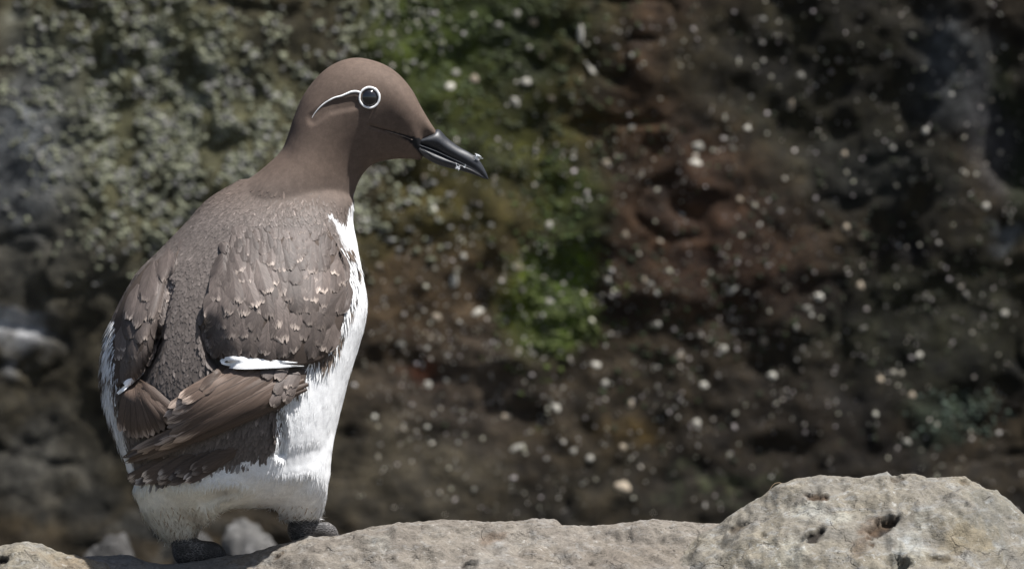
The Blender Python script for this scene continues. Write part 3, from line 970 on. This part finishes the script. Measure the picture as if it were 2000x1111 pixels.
def sample_body(n, mask_fn=None):
    p = area.copy()
    if mask_fn is not None:
        cen = (A_ + B_ + C_) / 3
        px, py = to_px(cen)
        p = p * mask_fn(px, py, vn[tri[:, 0]])
    p /= p.sum()
    t = rng.choice(nt_, n, p=p)
    r1, r2 = rng.uniform(size=(2, n)); sq = np.sqrt(r1)
    w0, w1, w2 = (1 - sq)[:, None], (sq * (1 - r2))[:, None], (sq * r2)[:, None]
    pos = A_[t] * w0 + B_[t] * w1 + C_[t] * w2
    nm = vn[tri[t, 0]] * w0 + vn[tri[t, 1]] * w1 + vn[tri[t, 2]] * w2
    nm /= np.linalg.norm(nm, axis=1, keepdims=True) + 1e-9
    return pos, nm


def tangents(pos, nm, jitter):
    px, py = to_px(pos)
    f = flow(px, py)
    a = rng.normal(0, jitter, len(px)); ca, sa = np.cos(a), np.sin(a)
    fx, fy = f[:, 0] * ca - f[:, 1] * sa, f[:, 0] * sa + f[:, 1] * ca
    d = np.stack([fx, np.zeros_like(fx), -fy], 1)
    d -= nm * (d * nm).sum(1, keepdims=True)
    d /= np.linalg.norm(d, axis=1, keepdims=True) + 1e-9
    return d, np.cross(nm, d)


def strands(name, pos, nm, length, width, lift, col, jitter=0.25, parent=None, sink=1.0):
    """thin tapering barbs, three joints long"""
    n = len(pos)
    d, s = tangents(pos, nm, jitter)
    L = (length * rng.uniform(.6, 1.3, n))[:, None] * S
    wd = (width * rng.uniform(.7, 1.3, n))[:, None] * S * .5
    li = (np.asarray(lift) * rng.uniform(.3, 1.5, n))[:, None]
    roll = rng.normal(0, .18, n)[:, None]
    sr = s * np.cos(roll) + nm * np.sin(roll)
    p0 = pos - nm * S * sink
    p1 = p0 + d * L * .5 * np.cos(li) + nm * L * .5 * np.sin(li)
    p2 = p0 + d * L * np.cos(li * .6) + nm * L * np.sin(li) * .75
    V = np.stack([p0 - sr * wd, p0 + sr * wd, p1 - sr * wd * .8, p1 + sr * wd * .8, p2], 1).reshape(-1, 3)
    b = np.arange(n)[:, None] * 5
    F = np.concatenate([b + [0, 1, 3], b + [0, 3, 2], b + [2, 3, 4]], 0)
    C = np.repeat(col, 5, axis=0)
    me = fast_mesh(name, V, F, 3, col=C)
    return tag(part(name, me, M_strand, parent), kind='stuff')


# short velvet on head and neck
pos, nm = sample_body(52000, lambda x, y, n: ((y < 450) & (sdf_poly(x, y, BROWN_POLY) < -2)) * (1.0 - smooth(370, 450, y - 0.2 * (x - 560))))
cc, _ = plumage_colour(pos, nm)
px_, py_ = to_px(pos)
ok = sdf_poly(px_, py_, HORN) > 5
pos, nm, cc = pos[ok], nm[ok], cc[ok]
cc *= rng.uniform(.88, 1.13, (len(cc), 1))
strands('head_down', pos, nm, 7.0, 1.5, .10, cc, .18)

# contour feathers of mantle, back and rump
pos, nm = sample_body(17000, lambda x, y, n: (sdf_poly(x, y, BROWN_POLY) < 0) * smooth(362, 430, y - 0.2 * (x - 560)) * (n[:, 1] < 0.35) * (1.0 + 1.0 * (y < 560)))
px_, py_ = to_px(pos)
n = len(pos)
d, s = tangents(pos, nm, .22)
big = smooth(380, 520, py_)
L = ((11 + 5 * big + 5 * (py_ > 780)) * rng.uniform(.75, 1.3, n))[:, None] * S
wd = ((4.5 + 2.6 * big) * rng.uniform(.7, 1.3, n))[:, None] * S * .5
li = rng.uniform(.015, .055, n)[:, None]
roll = rng.normal(0, .08, n)[:, None]
s = s * np.cos(roll) + nm * np.sin(roll)
p0 = pos + nm * S * .2


def fp(u, v, c):
    return p0 + d * L * v + s * wd * u + nm * (np.sin(li) * L * v - c * abs(u) * wd * .15)


V = np.stack([fp(-.4, 0, 0), fp(.4, 0, 0), fp(-1, .45, 1), fp(0, .5, 0), fp(1, .45, 1), fp(-.85, .8, 1), fp(0, .85, 0), fp(.85, .8, 1), fp(-.35, 1.0, 1), fp(.3, 1.02, 1)], 1)
V[:, 8] += d * L * rng.uniform(-.08, .1, (n, 1)); V[:, 9] += d * L * rng.uniform(-.08, .1, (n, 1))
V = V.reshape(-1, 3)
uvv = np.tile(np.array([(-.4, 0, 0), (.4, 0, 0), (-1, .45, 0), (0, .5, 0), (1, .45, 0), (-.85, .8, 0), (0, .85, 0), (.85, .8, 0), (-.35, 1, 0), (.3, 1, 0)]), (n, 1))
b = np.arange(n)[:, None] * 10
F = np.concatenate([b + q for q in ([0, 1, 3], [0, 3, 2], [1, 4, 3], [2, 3, 6], [2, 6, 5], [3, 4, 7], [3, 7, 6], [5, 6, 8], [6, 9, 8], [6, 7, 9])], 0)
cc, ww = plumage_colour(pos, nm)
gl = rng.uniform(.82, 1.18, (n, 1))
pale = (rng.uniform(size=(n, 1)) < .025) * .7
cc = cc * gl * (1 + pale)
me = fast_mesh('contour_feathers', V, F, 3, col=np.repeat(cc, 10, axis=0), uv=uvv)
tag(part('contour_feathers', me, M_contour), kind='stuff')

# white flank, belly and thigh plumage
pos, nm = sample_body(42000, lambda x, y, n: (sdf_poly(x, y, BROWN_POLY) > -4) * (y > 405) * np.where(n[:, 1] < .3, 1.0, .35))
cc, ww = plumage_colour(pos, nm)
cc = cc * rng.uniform(.97, 1.08, (len(cc), 1))
px_, py_ = to_px(pos)
strands('white_down', pos, nm, 17.0, 2.2, .06, cc.clip(0, .92), .16)
# ragged fringe round the lower ends of the thighs and under the tail
pos, nm = sample_body(5200, lambda x, y, n: ((y > 985) * 1.0 + (y > 1005) * 2.0) * np.where((x > 425) & (x < 530), .3, 1))
cc, ww = plumage_colour(pos, nm)
dd = rng.uniform(size=(len(cc), 1)) < .10
cc = np.where(dd, cc * np.array([.5, .4, .32]), cc)
strands('thigh_fringe', pos, nm, 24.0, 1.8, .22, cc.clip(0, .9), .3)
# loose white tufts where the flank feathers lap over the wing edge
pos, nm = sample_body(2600, lambda x, y, n: (np.abs(sdf_poly(x, y, BROWN_POLY)) < 12) * (x > 540) * (y > 480) * (y < 900) * (n[:, 1] < .5) * 1.0 + ((x < 235) & (y > 620) & (y < 930)) * 0.5)
cc, ww = plumage_colour(pos, nm)
pick = fbm_arr(pos, 60, 2, 3)[:, None]
cc = np.where(pick > -.22, np.array([.86, .86, .86]), np.array([.15, .115, .09])) * rng.uniform(.85, 1.05, (len(cc), 1))
strands('flank_tufts', pos, nm, 26.0, 3.2, .22, cc, .28)


# ------------------------------------------------------------------ wings
def body_hit(px, py):
    loc, nrm = cam_hit(body_bvh, px, py)
    if loc is None:
        loc, nrm, i, dist = body_bvh.find_nearest(P(px, py, 60))
    if nrm.y > 0: nrm = Vector((nrm.x, -abs(nrm.y) * .2, nrm.z)).normalized()
    return loc, nrm


def shell(name, poly, hfun, mat, parent=None, rings=14, npts=90):
    """a padded wing surface standing off the body"""
    pl = np.array(poly, float)
    seg = np.r_[0, np.cumsum(np.hypot(*(np.roll(pl, -1, 0) - pl).T))]
    t = np.linspace(0, seg[-1], npts, endpoint=False)
    cl = np.vstack([pl, pl[:1]])
    ring = np.stack([np.interp(t, seg, cl[:, 0]), np.interp(t, seg, cl[:, 1])], 1)
    c = ring.mean(0)
    verts = []
    for r in range(rings + 2):
        s_ = min(1.0, 1.0 - (1 - min(r / rings, 1.0)) ** 1.6)
        if r == rings + 1: s_ = .95
        for q in ring:
            x, y = c + (q - c) * s_
            loc, nrm = body_hit(x, y)
            # average the normal to stay clear of hollows
            h = hfun(x, y) * (1 - .45 * s_ ** 5) if r <= rings else -8
            tc_ = (CAMV - loc).normalized()
            verts.append(loc + (nrm * .3 + tc_ * .7).normalized() * h * S)
    v = np.array([x[:] for x in verts])
    # relax the inner rings so the hollows of the body do not print through
    g = v.reshape(rings + 2, npts, 3)
    for _ in range(10):
        g[1:-2] = .5 * g[1:-2] + .125 * (np.roll(g, 1, 1)[1:-2] + np.roll(g, -1, 1)[1:-2] + g[:-3] + g[2:-1])
        g[0] = g[1].mean(0)
    v = g.reshape(-1, 3)
    faces = [(r * npts + j, r * npts + (j + 1) % npts, (r + 1) * npts + (j + 1) % npts, (r + 1) * npts + j) for r in range(rings + 1) for j in range(npts)]
    bvh = BVHTree.FromPolygons([Vector(q) for q in v], faces[:rings * npts])
    me = mesh_from(name, v, faces, col=np.tile((0.085, 0.064, 0.052), (len(v), 1)))
    return part(name, me, mat, parent), bvh


RW = [(455, 445), (520, 428), (600, 428), (640, 445), (660, 482), (675, 530), (678, 580), (668, 630), (652, 675), (625, 705), (575, 716), (500, 710), (440, 704), (413, 690), (403, 650),
      (399, 615), (404, 585), (425, 560), (438, 530), (444, 490)]
LW = [(345, 474), (318, 484), (280, 527), (248, 572), (226, 620), (216, 680), (218, 730), (230, 757), (250, 742), (270, 732), (290, 690), (309, 640), (324, 580), (339, 520), (350, 490)]
RP = [(600, 722), (592, 760), (550, 795), (480, 825), (400, 858), (330, 876), (262, 890), (275, 876), (330, 845), (338, 815), (370, 780), (410, 745), (445, 712), (520, 708)]
LP = [(236, 760), (268, 742), (285, 768), (315, 795), (338, 815), (330, 832), (300, 845), (262, 848), (243, 832), (234, 800)]

wing_r, bvh_rw = shell('wing', RW, lambda x, y: 1 + 26 * sm(430, 620, y) * (1 - .65 * sm(620, 695, x)), M_body)
wing_l, bvh_lw = shell('wing', LW, lambda x, y: 1 + 22 * sm(475, 640, y) * sm(205, 265, x), M_body)
prim_r, bvh_rp = shell('wing_tip', RP, lambda x, y: 7 + 17 * sm(705, 790, y), M_body, npts=110)
prim_l, bvh_lp = shell('wing_tip', LP, lambda x, y: 18, M_body)
wing_r['label'] = 'right wing with worn brown coverts and white trailing edge'
wing_l['label'] = 'left wing with worn brown coverts'


def feather_mesh(name, mat, ratio, tip, ragged, seed, camber=.18, nl=9, nc=6, taper=0.0):
    """unit-length vane along +Y, width = ratio; z up is the outer side"""
    rr = random.Random(seed)
    verts, uv, faces = [], [], []
    jag = [rr.uniform(-1, 1) * ragged for _ in range(nc + 1)]
    ljag = [rr.uniform(-1, 1) * ragged * .8 for _ in range(nl + 1)]
    rjag = [rr.uniform(-1, 1) * ragged * .8 for _ in range(nl + 1)]
    for i in range(nl + 1):
        v = i / nl
        w = ratio * .5 * (min(1, .25 + 2.6 * v) if v < .3 else 1) * (1 - max(0, (v - (1 - tip)) / tip) ** 2.2) ** .5 if v < 1 else 0
        w = max(w, ratio * .5 * .42 if i == nl else 0)
        w *= 1 - taper * (1 - v)
        for j in range(nc + 1):
            u = -1 + 2 * j / nc
            jj = (ljag[i] if u < 0 else rjag[i]) * abs(u) ** 3
            y = v - (.10 * tip * u * u if i == nl else 0) + jag[j] * sm(.75, 1, v) + .06 * abs(u) * v
            verts.append((u * (w + jj * ratio * .5), y, -camber * ratio * .5 * u * u + (0.012 * ratio if j == nc // 2 else 0)))
            uv.append((u, v, 0))
    for i in range(nl):
        for j in range(nc):
            a = i * (nc + 1) + j
            faces.append((a, a + 1, a + nc + 2, a + nc + 1))
    return (np.array(verts), uv, faces, mat)


COV = [feather_mesh('covert', M_covert, rr, tt, .06, i, camber=.10, nl=8, nc=12) for i, (rr, tt) in enumerate([(.72, .32), (.8, .36), (.66, .32), (.76, .42), (.7, .3), (.82, .38), (.62, .36), (.74, .34)])]
COV2 = [(a_[0], a_[1], a_[2], M_covert_top) for a_ in COV]
FLI = [feather_mesh('flight', M_flight, 1.0, tt, .012, 20 + i, camber=.14, nl=14) for i, tt in enumerate([.16, .2, .24, .14])]
TAI = [feather_mesh('tailf', M_tail, 1.0, tt, .03, 40 + i, camber=.12, nl=12) for i, tt in enumerate([.22, .28, .2])]
WHI = [feather_mesh('whitef', M_white_f, .8, .5, .06, 60 + i) for i in range(3)]


TOP = {id(bvh_rw): 475, id(bvh_lw): 505}


def surf(bvh, px, py):
    """point and outward normal of a wing (or of the body) at a spot; beyond the wing's rim its level is carried on"""
    if bvh is None: return body_hit(px, py)
    loc, nrm = cam_hit(bvh, px, py)
    if loc is None:
        bl, bn = body_hit(px, py)
        if py < TOP.get(id(bvh), 0): return bl, bn
        near, nn, i, dist = bvh.find_nearest(W(px, py, bl.y - 18 * S))
        loc = W(px, py, near.y); nrm = nn
        t = sm(6, 26, (loc - near).length / S)
        loc = loc.lerp(W(px, py, bl.y - 1.0 * S), t)
    if nrm.y > 0: nrm = -nrm
    return loc, nrm


def place(name, tpl, bvh, root, tip, parent, h0=0.5, h1=4.0, width=None, twist=0.0):
    """lay one feather along the surface from root to tip; its end stands h1 proud so that rows lap like shingles"""
    tv, uv, faces, mat = tpl
    rx, ry = root; dx, dy = tip[0] - rx, tip[1] - ry
    Lp = math.hypot(dx, dy); ux, uy = dx / Lp, dy / Lp; qx, qy = uy, -ux
    wpx = Lp if width is None else width
    nrm = (surf(bvh, *root)[1] + surf(bvh, *tip)[1] + surf(bvh, rx + dx / 2, ry + dy / 2)[1]).normalized()
    out = []
    for (x, y, z) in tv:
        px = rx + ux * Lp * y + qx * x * wpx; py = ry + uy * Lp * y + qy * x * wpx
        loc, _ = surf(bvh, px, py)
        h = h0 + (h1 - h0) * max(y, 0) ** 1.2 + z * wpx * 1.0 + twist * x * wpx
        out.append(loc + nrm * h * S)
    v = np.array([p[:] for p in out])
    nl_ = len(faces)
    me = mesh_from(name, v, faces, uv=uv)
    o0 = Vector(v[0])
    me.materials.append(mat)
    me.transform(BINV)
    o = bpy.data.objects.new(name, me); COL.objects.link(o)
    o.parent = parent
    return o


# coverts of the right wing, upper rows lapping over lower ones
def wing_coverts(poly, bvh, parent, x0, x1, y0, y1, dirf, sx, sy, size, wf=1.0):
    row = 0; y = y1
    cnt = 0
    while y > y0:
        g = .62 + .55 * sm(y0, y1 - 60, y)
        x = x0 + (row % 2) * sx * g * .5
        while x < x1:
            tx, ty = x + random.uniform(-6, 6), y + random.uniform(-7, 7) * g
            x += sx * g
            sd = float(sdf_poly(np.array([tx]), np.array([ty]), poly)[0])
            lim = -9 if (tx > 645 or tx < 246 or 380 < tx < 436) else (-2 if ty > 690 else 3)
            if sd >= lim or random.random() < .05: continue
            dx, dy = dirf(tx, ty)
            a = random.gauss(0, .17); dx, dy = dx * math.cos(a) - dy * math.sin(a), dx * math.sin(a) + dy * math.cos(a)
            L = size(tx, ty) * random.uniform(.8, 1.3)
            wd_ = L * random.uniform(.75, 1.1) * wf
            if any(cam_hit(body_bvh, tx - dx * L * e + q * wd_ * .45 * dy, ty - dy * L * e - q * wd_ * .45 * dx)[0] is None for q in (-1, 1) for e in (0, .3, .6, 1)):
                continue
            place('covert_feather', random.choice(COV2 if ty < y0 + 60 + random.uniform(0, 70) else COV), bvh, (tx - dx * L, ty - dy * L), (tx, ty), parent, 0.2, random.uniform(1.2, 2.8) * (.35 + .65 * sm(y0, y0 + 110, ty)), width=wd_, twist=random.gauss(0, .04))
            cnt += 1
        y -= sy * g; row += 1
    return cnt


def dir_r(x, y):
    a = -0.05 + 0.35 * (x - 520) / 170 * sm(480, 650, y)     # outer feathers sweep inward
    v = Vector((-a - 0.12 * sm(600, 720, y), 1)).normalized()
    return v.x, v.y


def dir_l(x, y):
    v = Vector((0.10 - .35 * (1 - sm(480, 560, y)) + .12 * (260 - x) / 50 * sm(600, 700, y), 1)).normalized()
    return v.x, v.y


n1_ = wing_coverts(RW, bvh_rw, wing_r, 392, 700, 440, 716, dir_r, 24, 21, lambda x, y: 24 + 46 * sm(440, 620, y))
n2_ = wing_coverts(LW, bvh_lw, wing_l, 208, 352, 486, 748, dir_l, 16, 20, lambda x, y: 26 + 30 * sm(480, 620, y), .75)
# big worn scapulars
for (rx, ry, tx, ty, w) in [(452, 520, 462, 592, 46), (470, 520, 500, 600, 48), (500, 505, 522, 575, 44), (458, 548, 444, 612, 34), (330, 480, 322, 552, 34), (300, 510, 282, 590, 34),
                            (320, 540, 296, 622, 32), (285, 545, 268, 640, 30), (270, 555, 250, 625, 28)]:
    place('scapular_feather', random.choice(COV), bvh_rw if rx > 400 else bvh_lw, (rx, ry), (tx, ty), wing_r if rx > 400 else wing_l, .8, 4.5, width=w * 1.2)

# ragged tips along the free edges of both wings
EDGE_R = catmull([(410, 618), (408, 636), (410, 658), (415, 680), (424, 692)], 10)
for i, (x, y) in enumerate(EDGE_R):
    t = i / 9
    dx, dy = Vector((-.36 + .10 * t, .9)).normalized()
    L = random.uniform(34, 50)
    place('covert_feather', random.choice(COV), bvh_rw, (x + 3 - dx * L, y - dy * L), (x - 2 + dx * 4, y + dy * 5), wing_r, .4, random.uniform(2.5, 4.5), width=L * random.uniform(.6, .9))
EDGE_L = catmull([(336, 560), (328, 590), (318, 625), (306, 655), (296, 685), (282, 715), (266, 736), (246, 745)], 17)
for i, (x, y) in enumerate(EDGE_L):
    dx, dy = Vector((-.10 + random.gauss(0, .12), 1)).normalized()
    L = random.uniform(32, 48)
    place('covert_feather', random.choice(COV), bvh_lw, (x - 6 - dx * L, y - dy * L), (x - 1, y + 4), wing_l, .4, random.uniform(2.5, 4.5), width=L * random.uniform(.5, .75))

# white-tipped secondaries peeping out below the coverts
CRES = [feather_mesh('crescent', M_white_f, 1.0, .35, .02, 70 + i, camber=.12, nl=16, nc=8, taper=.7) for i in range(2)]
for i, (rx, ry, tx, ty, w) in enumerate([(594, 718, 452, 719, 14), (580, 714, 433, 712, 25)]):
    place('secondary_feather', CRES[i % 2], bvh_rp, (rx, ry), (tx, ty), prim_r, 14, 16 + i, width=w)
for i, (rx, ry, tx, ty, w) in enumerate([(272, 733, 228, 770, 9), (276, 730, 238, 754, 17)]):
    place('secondary_feather', CRES[i % 2], bvh_lp, (rx, ry), (tx, ty), prim_l, 9, 10 + i, width=w)

# flight feathers of the folded right wing
for i, (rx, ry, tx, ty, w) in enumerate([(600, 760, 300, 886, 22), (602, 750, 254, 892, 30), (594, 742, 272, 878, 30), (584, 738, 318, 866, 30), (566, 735, 345, 852, 34), (548, 728, 338, 838, 38),
                                         (522, 722, 331, 818, 38), (503, 715, 343, 802, 36), (474, 712, 362, 783, 32), (458, 708, 392, 757, 28)]):
    place('flight_feather', FLI[i % 4], bvh_rp, (rx, ry), (tx, ty), prim_r, 1 + i * .6, 3 + i * 1.9, width=w, twist=.04)
for i, (rx, ry, tx, ty, w) in enumerate([(582, 728, 566, 756, 20), (575, 740, 560, 770, 20), (575, 730, 556, 760, 22), (572, 752, 552, 784, 22), (556, 742, 536, 770, 22),
                                         (548, 760, 530, 792, 20), (560, 705, 540, 742, 26), (535, 705, 515, 740, 26)]):
    place('primary_covert', COV[i % 8], bvh_rp, (rx, ry), (tx, ty), prim_r, 5, 8, width=w * 1.4)
# left wing tip, a short fan with bare shafts
for i, (rx, ry, tx, ty, w) in enumerate([(252, 748, 240, 838, 24), (256, 746, 256, 850, 26), (260, 744, 276, 852, 26), (264, 743, 297, 848, 26), (267, 743, 316, 840, 26), (269, 743, 332, 829, 24), (271, 744, 342, 815, 20)]):
    place('flight_feather', FLI[i % 4], bvh_lp, (rx, ry), (tx, ty), prim_l, 1 + i * .6, 3 + i * 1.8, width=w)

# tail, worn pale at the ends
tail = bpy.data.objects.new('tail', None); COL.objects.link(tail); tail.parent = bird
tail.matrix_local = Matrix.Identity(4)
for i, (tx, ty, w, l1) in enumerate([(241, 941, 20, 8), (254, 939, 22, 9), (272, 939, 24, 10), (292, 938, 24, 11), (314, 937, 26, 12), (338, 937, 26, 14), (366, 934, 26, 16), (398, 912, 24, 14),
                                     (378, 915, 26, 18), (350, 921, 26, 18), (318, 925, 26, 16), (288, 928, 24, 14), (262, 931, 22, 12)]):
    place('tail_feather', TAI[i % 3], None, (tx + 74, ty - 40), (tx, ty), tail, 0, l1, width=w)
print('coverts', n1_, n2_)

# ------------------------------------------------------------------ bill, eye, bridle
top = [(806, 262), (832, 274), (853, 249), (872, 268), (895, 286), (915, 297), (934, 311), (947, 331), (954, 349)]
bill = bpy.data.objects.new('bill', None); COL.objects.link(bill); bill.parent = bird
bill.matrix_local = Matrix.Identity(4)
up_sec = [(800, 264, 802, 274, 9, 2), (822, 266, 816, 285, 23, 0), (843, 258, 832, 290, 24, 0), (857, 253, 851, 297, 21, 0), (873, 269, 872, 307, 17, 0), (895, 286, 895, 317, 13.5, 0), (915, 297, 918, 329, 10, 0),
          (934, 311, 935, 340, 7, 0), (947, 331, 946, 347, 3.6, 0), (954, 349, 953, 351, .8, 0)]
v, f = loft(up_sec, 60, 28, 1.7)
part('upper_mandible', mesh_from('upper_mandible', v, f), M_bill, bill)
lo_sec = [(798, 270, 800, 278, 8, 2), (815, 280, 818, 299, 23, 0), (834, 288, 838, 313, 21, 0), (850, 295, 856, 322, 17, 0), (874, 306, 876, 328, 13, 0), (898, 317, 899, 333, 10, 0), (922, 329, 922, 340, 7, 0),
          (939, 340, 938, 346, 4, 0), (949, 347, 948, 350, 1, 0)]
v, f = loft(lo_sec, 50, 28, 1.7)
part('lower_mandible', mesh_from('lower_mandible', v, f), M_bill, bill)


def on_body(px, py, h):
    loc, nrm = body_hit(px, py)
    return loc + nrm * h * S


# cutting edge, a thin pale ridge along the gape
pts = catmull([(817, 283), (850, 295), (874, 306), (898, 317), (922, 329), (939, 340)], 24)
dep = np.interp(np.arange(24), [0, 6, 12, 23], [24, 21, 12.5, 4.8])
v, f = tube([P(x, y, dd) for (x, y), dd in zip(pts, dep)], [(.9 - .4 * i / 23) * S for i in range(24)], 6)
part('tomium', mesh_from('tomium', v, f), plain('bill_edge', (0.05, 0.055, 0.065), .6, .3, 400, .3), bill)
pts = catmull([(724, 246), (745, 252), (765, 257), (785, 264), (803, 271)], 24)
v, f = tube([on_body(x, y, .6) for x, y in pts], [(0.35 + .8 * i / 23) * S for i in range(24)], 6)
part('gape', mesh_from('gape', v, f), M_dark_skin, bill)
pts = catmull([(752, 254), (770, 259), (790, 265), (806, 272)], 18)
v, f = tube([on_body(x, y + 1.0, 1.6) for x, y in pts], [(.5 + .35 * math.sin(i / 17 * 3.1)) * S for i in range(18)], 6)
part('gape_edge', mesh_from('gape_edge', v, f), plain('gape_pale', (0.16, 0.13, 0.115), .7, .3, 400, .3), bill)

ec, en = body_hit(721, 191)
ec2 = ec - Vector((0, -1, 0)) * 7 * S
bm = bmesh.new(); bmesh.ops.create_uvsphere(bm, u_segments=32, v_segments=20, radius=1)
for v_ in bm.verts:
    v_.co = Vector((v_.co.x * 18.3 * S, v_.co.y * 13 * S, v_.co.z * 18.8 * S)) + ec2
eme = bpy.data.meshes.new('eye'); bm.to_mesh(eme); bm.free()
eme.polygons.foreach_set('use_smooth', [True] * len(eme.polygons))
eye = part('eye', eme, M_eye)
pts, rad = [], []
for i in range(40):
    a = 2 * math.pi * i / 40
    x, y = 721.5 + 19.3 * math.cos(a), 191 + 19.6 * math.sin(a)
    q = on_body(x, y, 1.5)
    q.y = .5 * q.y + .5 * (ec.y - 1.5 * S)
    pts.append(q); rad.append((2.0 + .7 * max(0, -math.sin(a - .5)) + random.uniform(-.3, .3)) * S)
verts, faces = [], []
for i, p in enumerate(pts):
    t = (pts[(i + 1) % 40] - pts[i - 1]).normalized(); a = t.cross(Vector((0, -1, 0))).normalized(); bb = t.cross(a)
    for j in range(10):
        an = 2 * math.pi * j / 10
        verts.append(p + (a * math.cos(an) + bb * math.sin(an) * .5) * rad[i])
for i in range(40):
    for j in range(10):
        k, i2 = (j + 1) % 10, (i + 1) % 40
        faces.append((i * 10 + j, i * 10 + k, i2 * 10 + k, i2 * 10 + j))
part('eye_ring', mesh_from('eye_ring', verts, faces), M_ring, eye)
pts = catmull([(703, 181), (696, 179), (686, 180), (676, 184), (666, 188), (654, 191), (642, 197), (630, 205), (620, 215), (613, 224), (609, 231)], 50)
radb = np.interp(np.arange(50), [0, 8, 20, 35, 49], [2.2, 2.5, 1.9, 1.4, .4])
v, f = tube([on_body(x, y, -.3) for x, y in pts], [r * S for r in radb], 8)
part('bridle', mesh_from('bridle', v, f), M_ring)

# ------------------------------------------------------------------ feet
def foot(name, tarsus, toes, label):
    e = bpy.data.objects.new(name, None); COL.objects.link(e); e.parent = bird; e.matrix_local = Matrix.Identity(4)
    v, f = loft(tarsus, 30, 28, 2.2)
    part('tarsus', mesh_from('tarsus', v, f), M_foot, e)
    ends = []
    for tp in toes:
        pts = [P(*q) for q in tp]
        c = catmull([p[:] for p in pts], 14)
        v, f = tube([Vector(q) for q in c], [(9.5 - 4 * i / 13 + 1.4 * math.sin(i * 1.5)) * S for i in range(14)], 12)
        part('toe', mesh_from('toe', v, f), M_foot, e)
        a, b2 = Vector(c[-1]), (Vector(c[-1]) - Vector(c[-2])).normalized()
        v, f = tube([a - b2 * 2 * S, a + b2 * 6 * S + Vector((0, 0, 1 * S)), a + b2 * 12 * S - Vector((0, 0, 2 * S)), a + b2 * 15 * S - Vector((0, 0, 7 * S))], [5 * S, 4 * S, 2.2 * S, .4 * S], 8)
        part('claw', mesh_from('claw', v, f), M_bill, e)
        ends.append(c)
    for a, c in zip(ends[:-1], ends[1:]):
        vv, ff = [], []
        for i in range(12):
            for j in range(5):
                t = j / 4
                p = Vector(a[i]) * (1 - t) + Vector(c[i]) * t
                p.z -= (3 * math.sin(math.pi * t)) * S
                vv.append(p)
        for i in range(11):
            for j in range(4):
                ff.append((i * 5 + j, i * 5 + j + 1, (i + 1) * 5 + j + 1, (i + 1) * 5 + j))
        nb_ = len(vv)
        vv += [p - Vector((0, 0, 3 * S)) for p in vv]
        ff += [tuple(reversed([q + nb_ for q in g])) for g in ff]
        part('web', mesh_from('web', vv, ff), M_foot, e)
    return e


foot('foot', [(568, 1004, 618, 1004, 22, 24), (563, 1022, 622, 1018, 24, 24), (562, 1040, 640, 1019, 26, 22), (572, 1058, 656, 1030, 26, 18), (592, 1064, 662, 1046, 22, 12), (612, 1066, 662, 1058, 12, 8)],
     [[(612, 1052, 10), (640, 1052, -30), (655, 1056, -80)], [(625, 1050, 10), (668, 1052, -20), (705, 1056, -55)], [(630, 1052, 18), (672, 1058, 10), (718, 1060, -10)]], None)
foot('foot', [(330, 1044, 378, 1044, 22, 44), (334, 1064, 392, 1054, 26, 44), (338, 1086, 420, 1058, 28, 40), (350, 1102, 438, 1072, 28, 34), (372, 1108, 444, 1090, 24, 26), (400, 1110, 446, 1102, 12, 20)],
     [[(395, 1090, 20), (420, 1092, -30), (438, 1096, -75)], [(408, 1090, 20), (450, 1090, -12), (485, 1092, -45)], [(412, 1094, 28), (452, 1096, 12), (495, 1094, -8)]], None)

# ------------------------------------------------------------------ bits of down stuck to the bill, a fibre on the boulder
def fluff(px, py, d, r, n, label, seed):
    rr = random.Random(seed)
    V, F = [], []
    for i in range(n):
        a = rr.uniform(0, 6.28); l = r * rr.uniform(.4, 1.2)
        dirv = Vector((math.cos(a), rr.uniform(-.6, .3), math.sin(a) * .8)).normalized()
        st = Vector((rr.gauss(0, r * .3), rr.gauss(0, r * .2), rr.gauss(0, r * .3))) * S
        base = P(px, py, d) + st
        mid = base + dirv * l * .5 * S + Vector((rr.gauss(0, .2), 0, rr.gauss(0, .2))) * r * S
        v, f = tube([base, mid, base + dirv * l * S], [.5 * S, .4 * S, .12 * S], 5)
        o = len(V); V += v; F += [tuple(q + o for q in g) for g in f]
    me = mesh_from('down_feather', V, F)
    tag(link('down_feather', me, M_fluff), label, 'down')


fluff(932, 306, 7, 7.5, 26, 'tiny white down feather stuck on top of the bill near its tip', 3)
fluff(893, 327, 12, 6, 16, 'tiny white wisp of down stuck to the lower edge of the bill', 5)
fluff(908, 326, 9, 4, 7, 'few white fibres stuck to the side of the bill near the tip', 9)
pts = catmull([(1502, 958), (1507, 950), (1513, 944), (1521, 942), (1527, 944), (1530, 949)], 24)
v, f = tube([P(x, y, 148) for x, y in pts], [.55 * S] * 24, 6)
tag(link('plant_fibre', mesh_from('plant_fibre', v, f), plain('dry_fibre', (.35, .26, .17), .7, .3, 300, .2)), 'thin curled dry fibre on the left shoulder of the boulder', 'fibre')
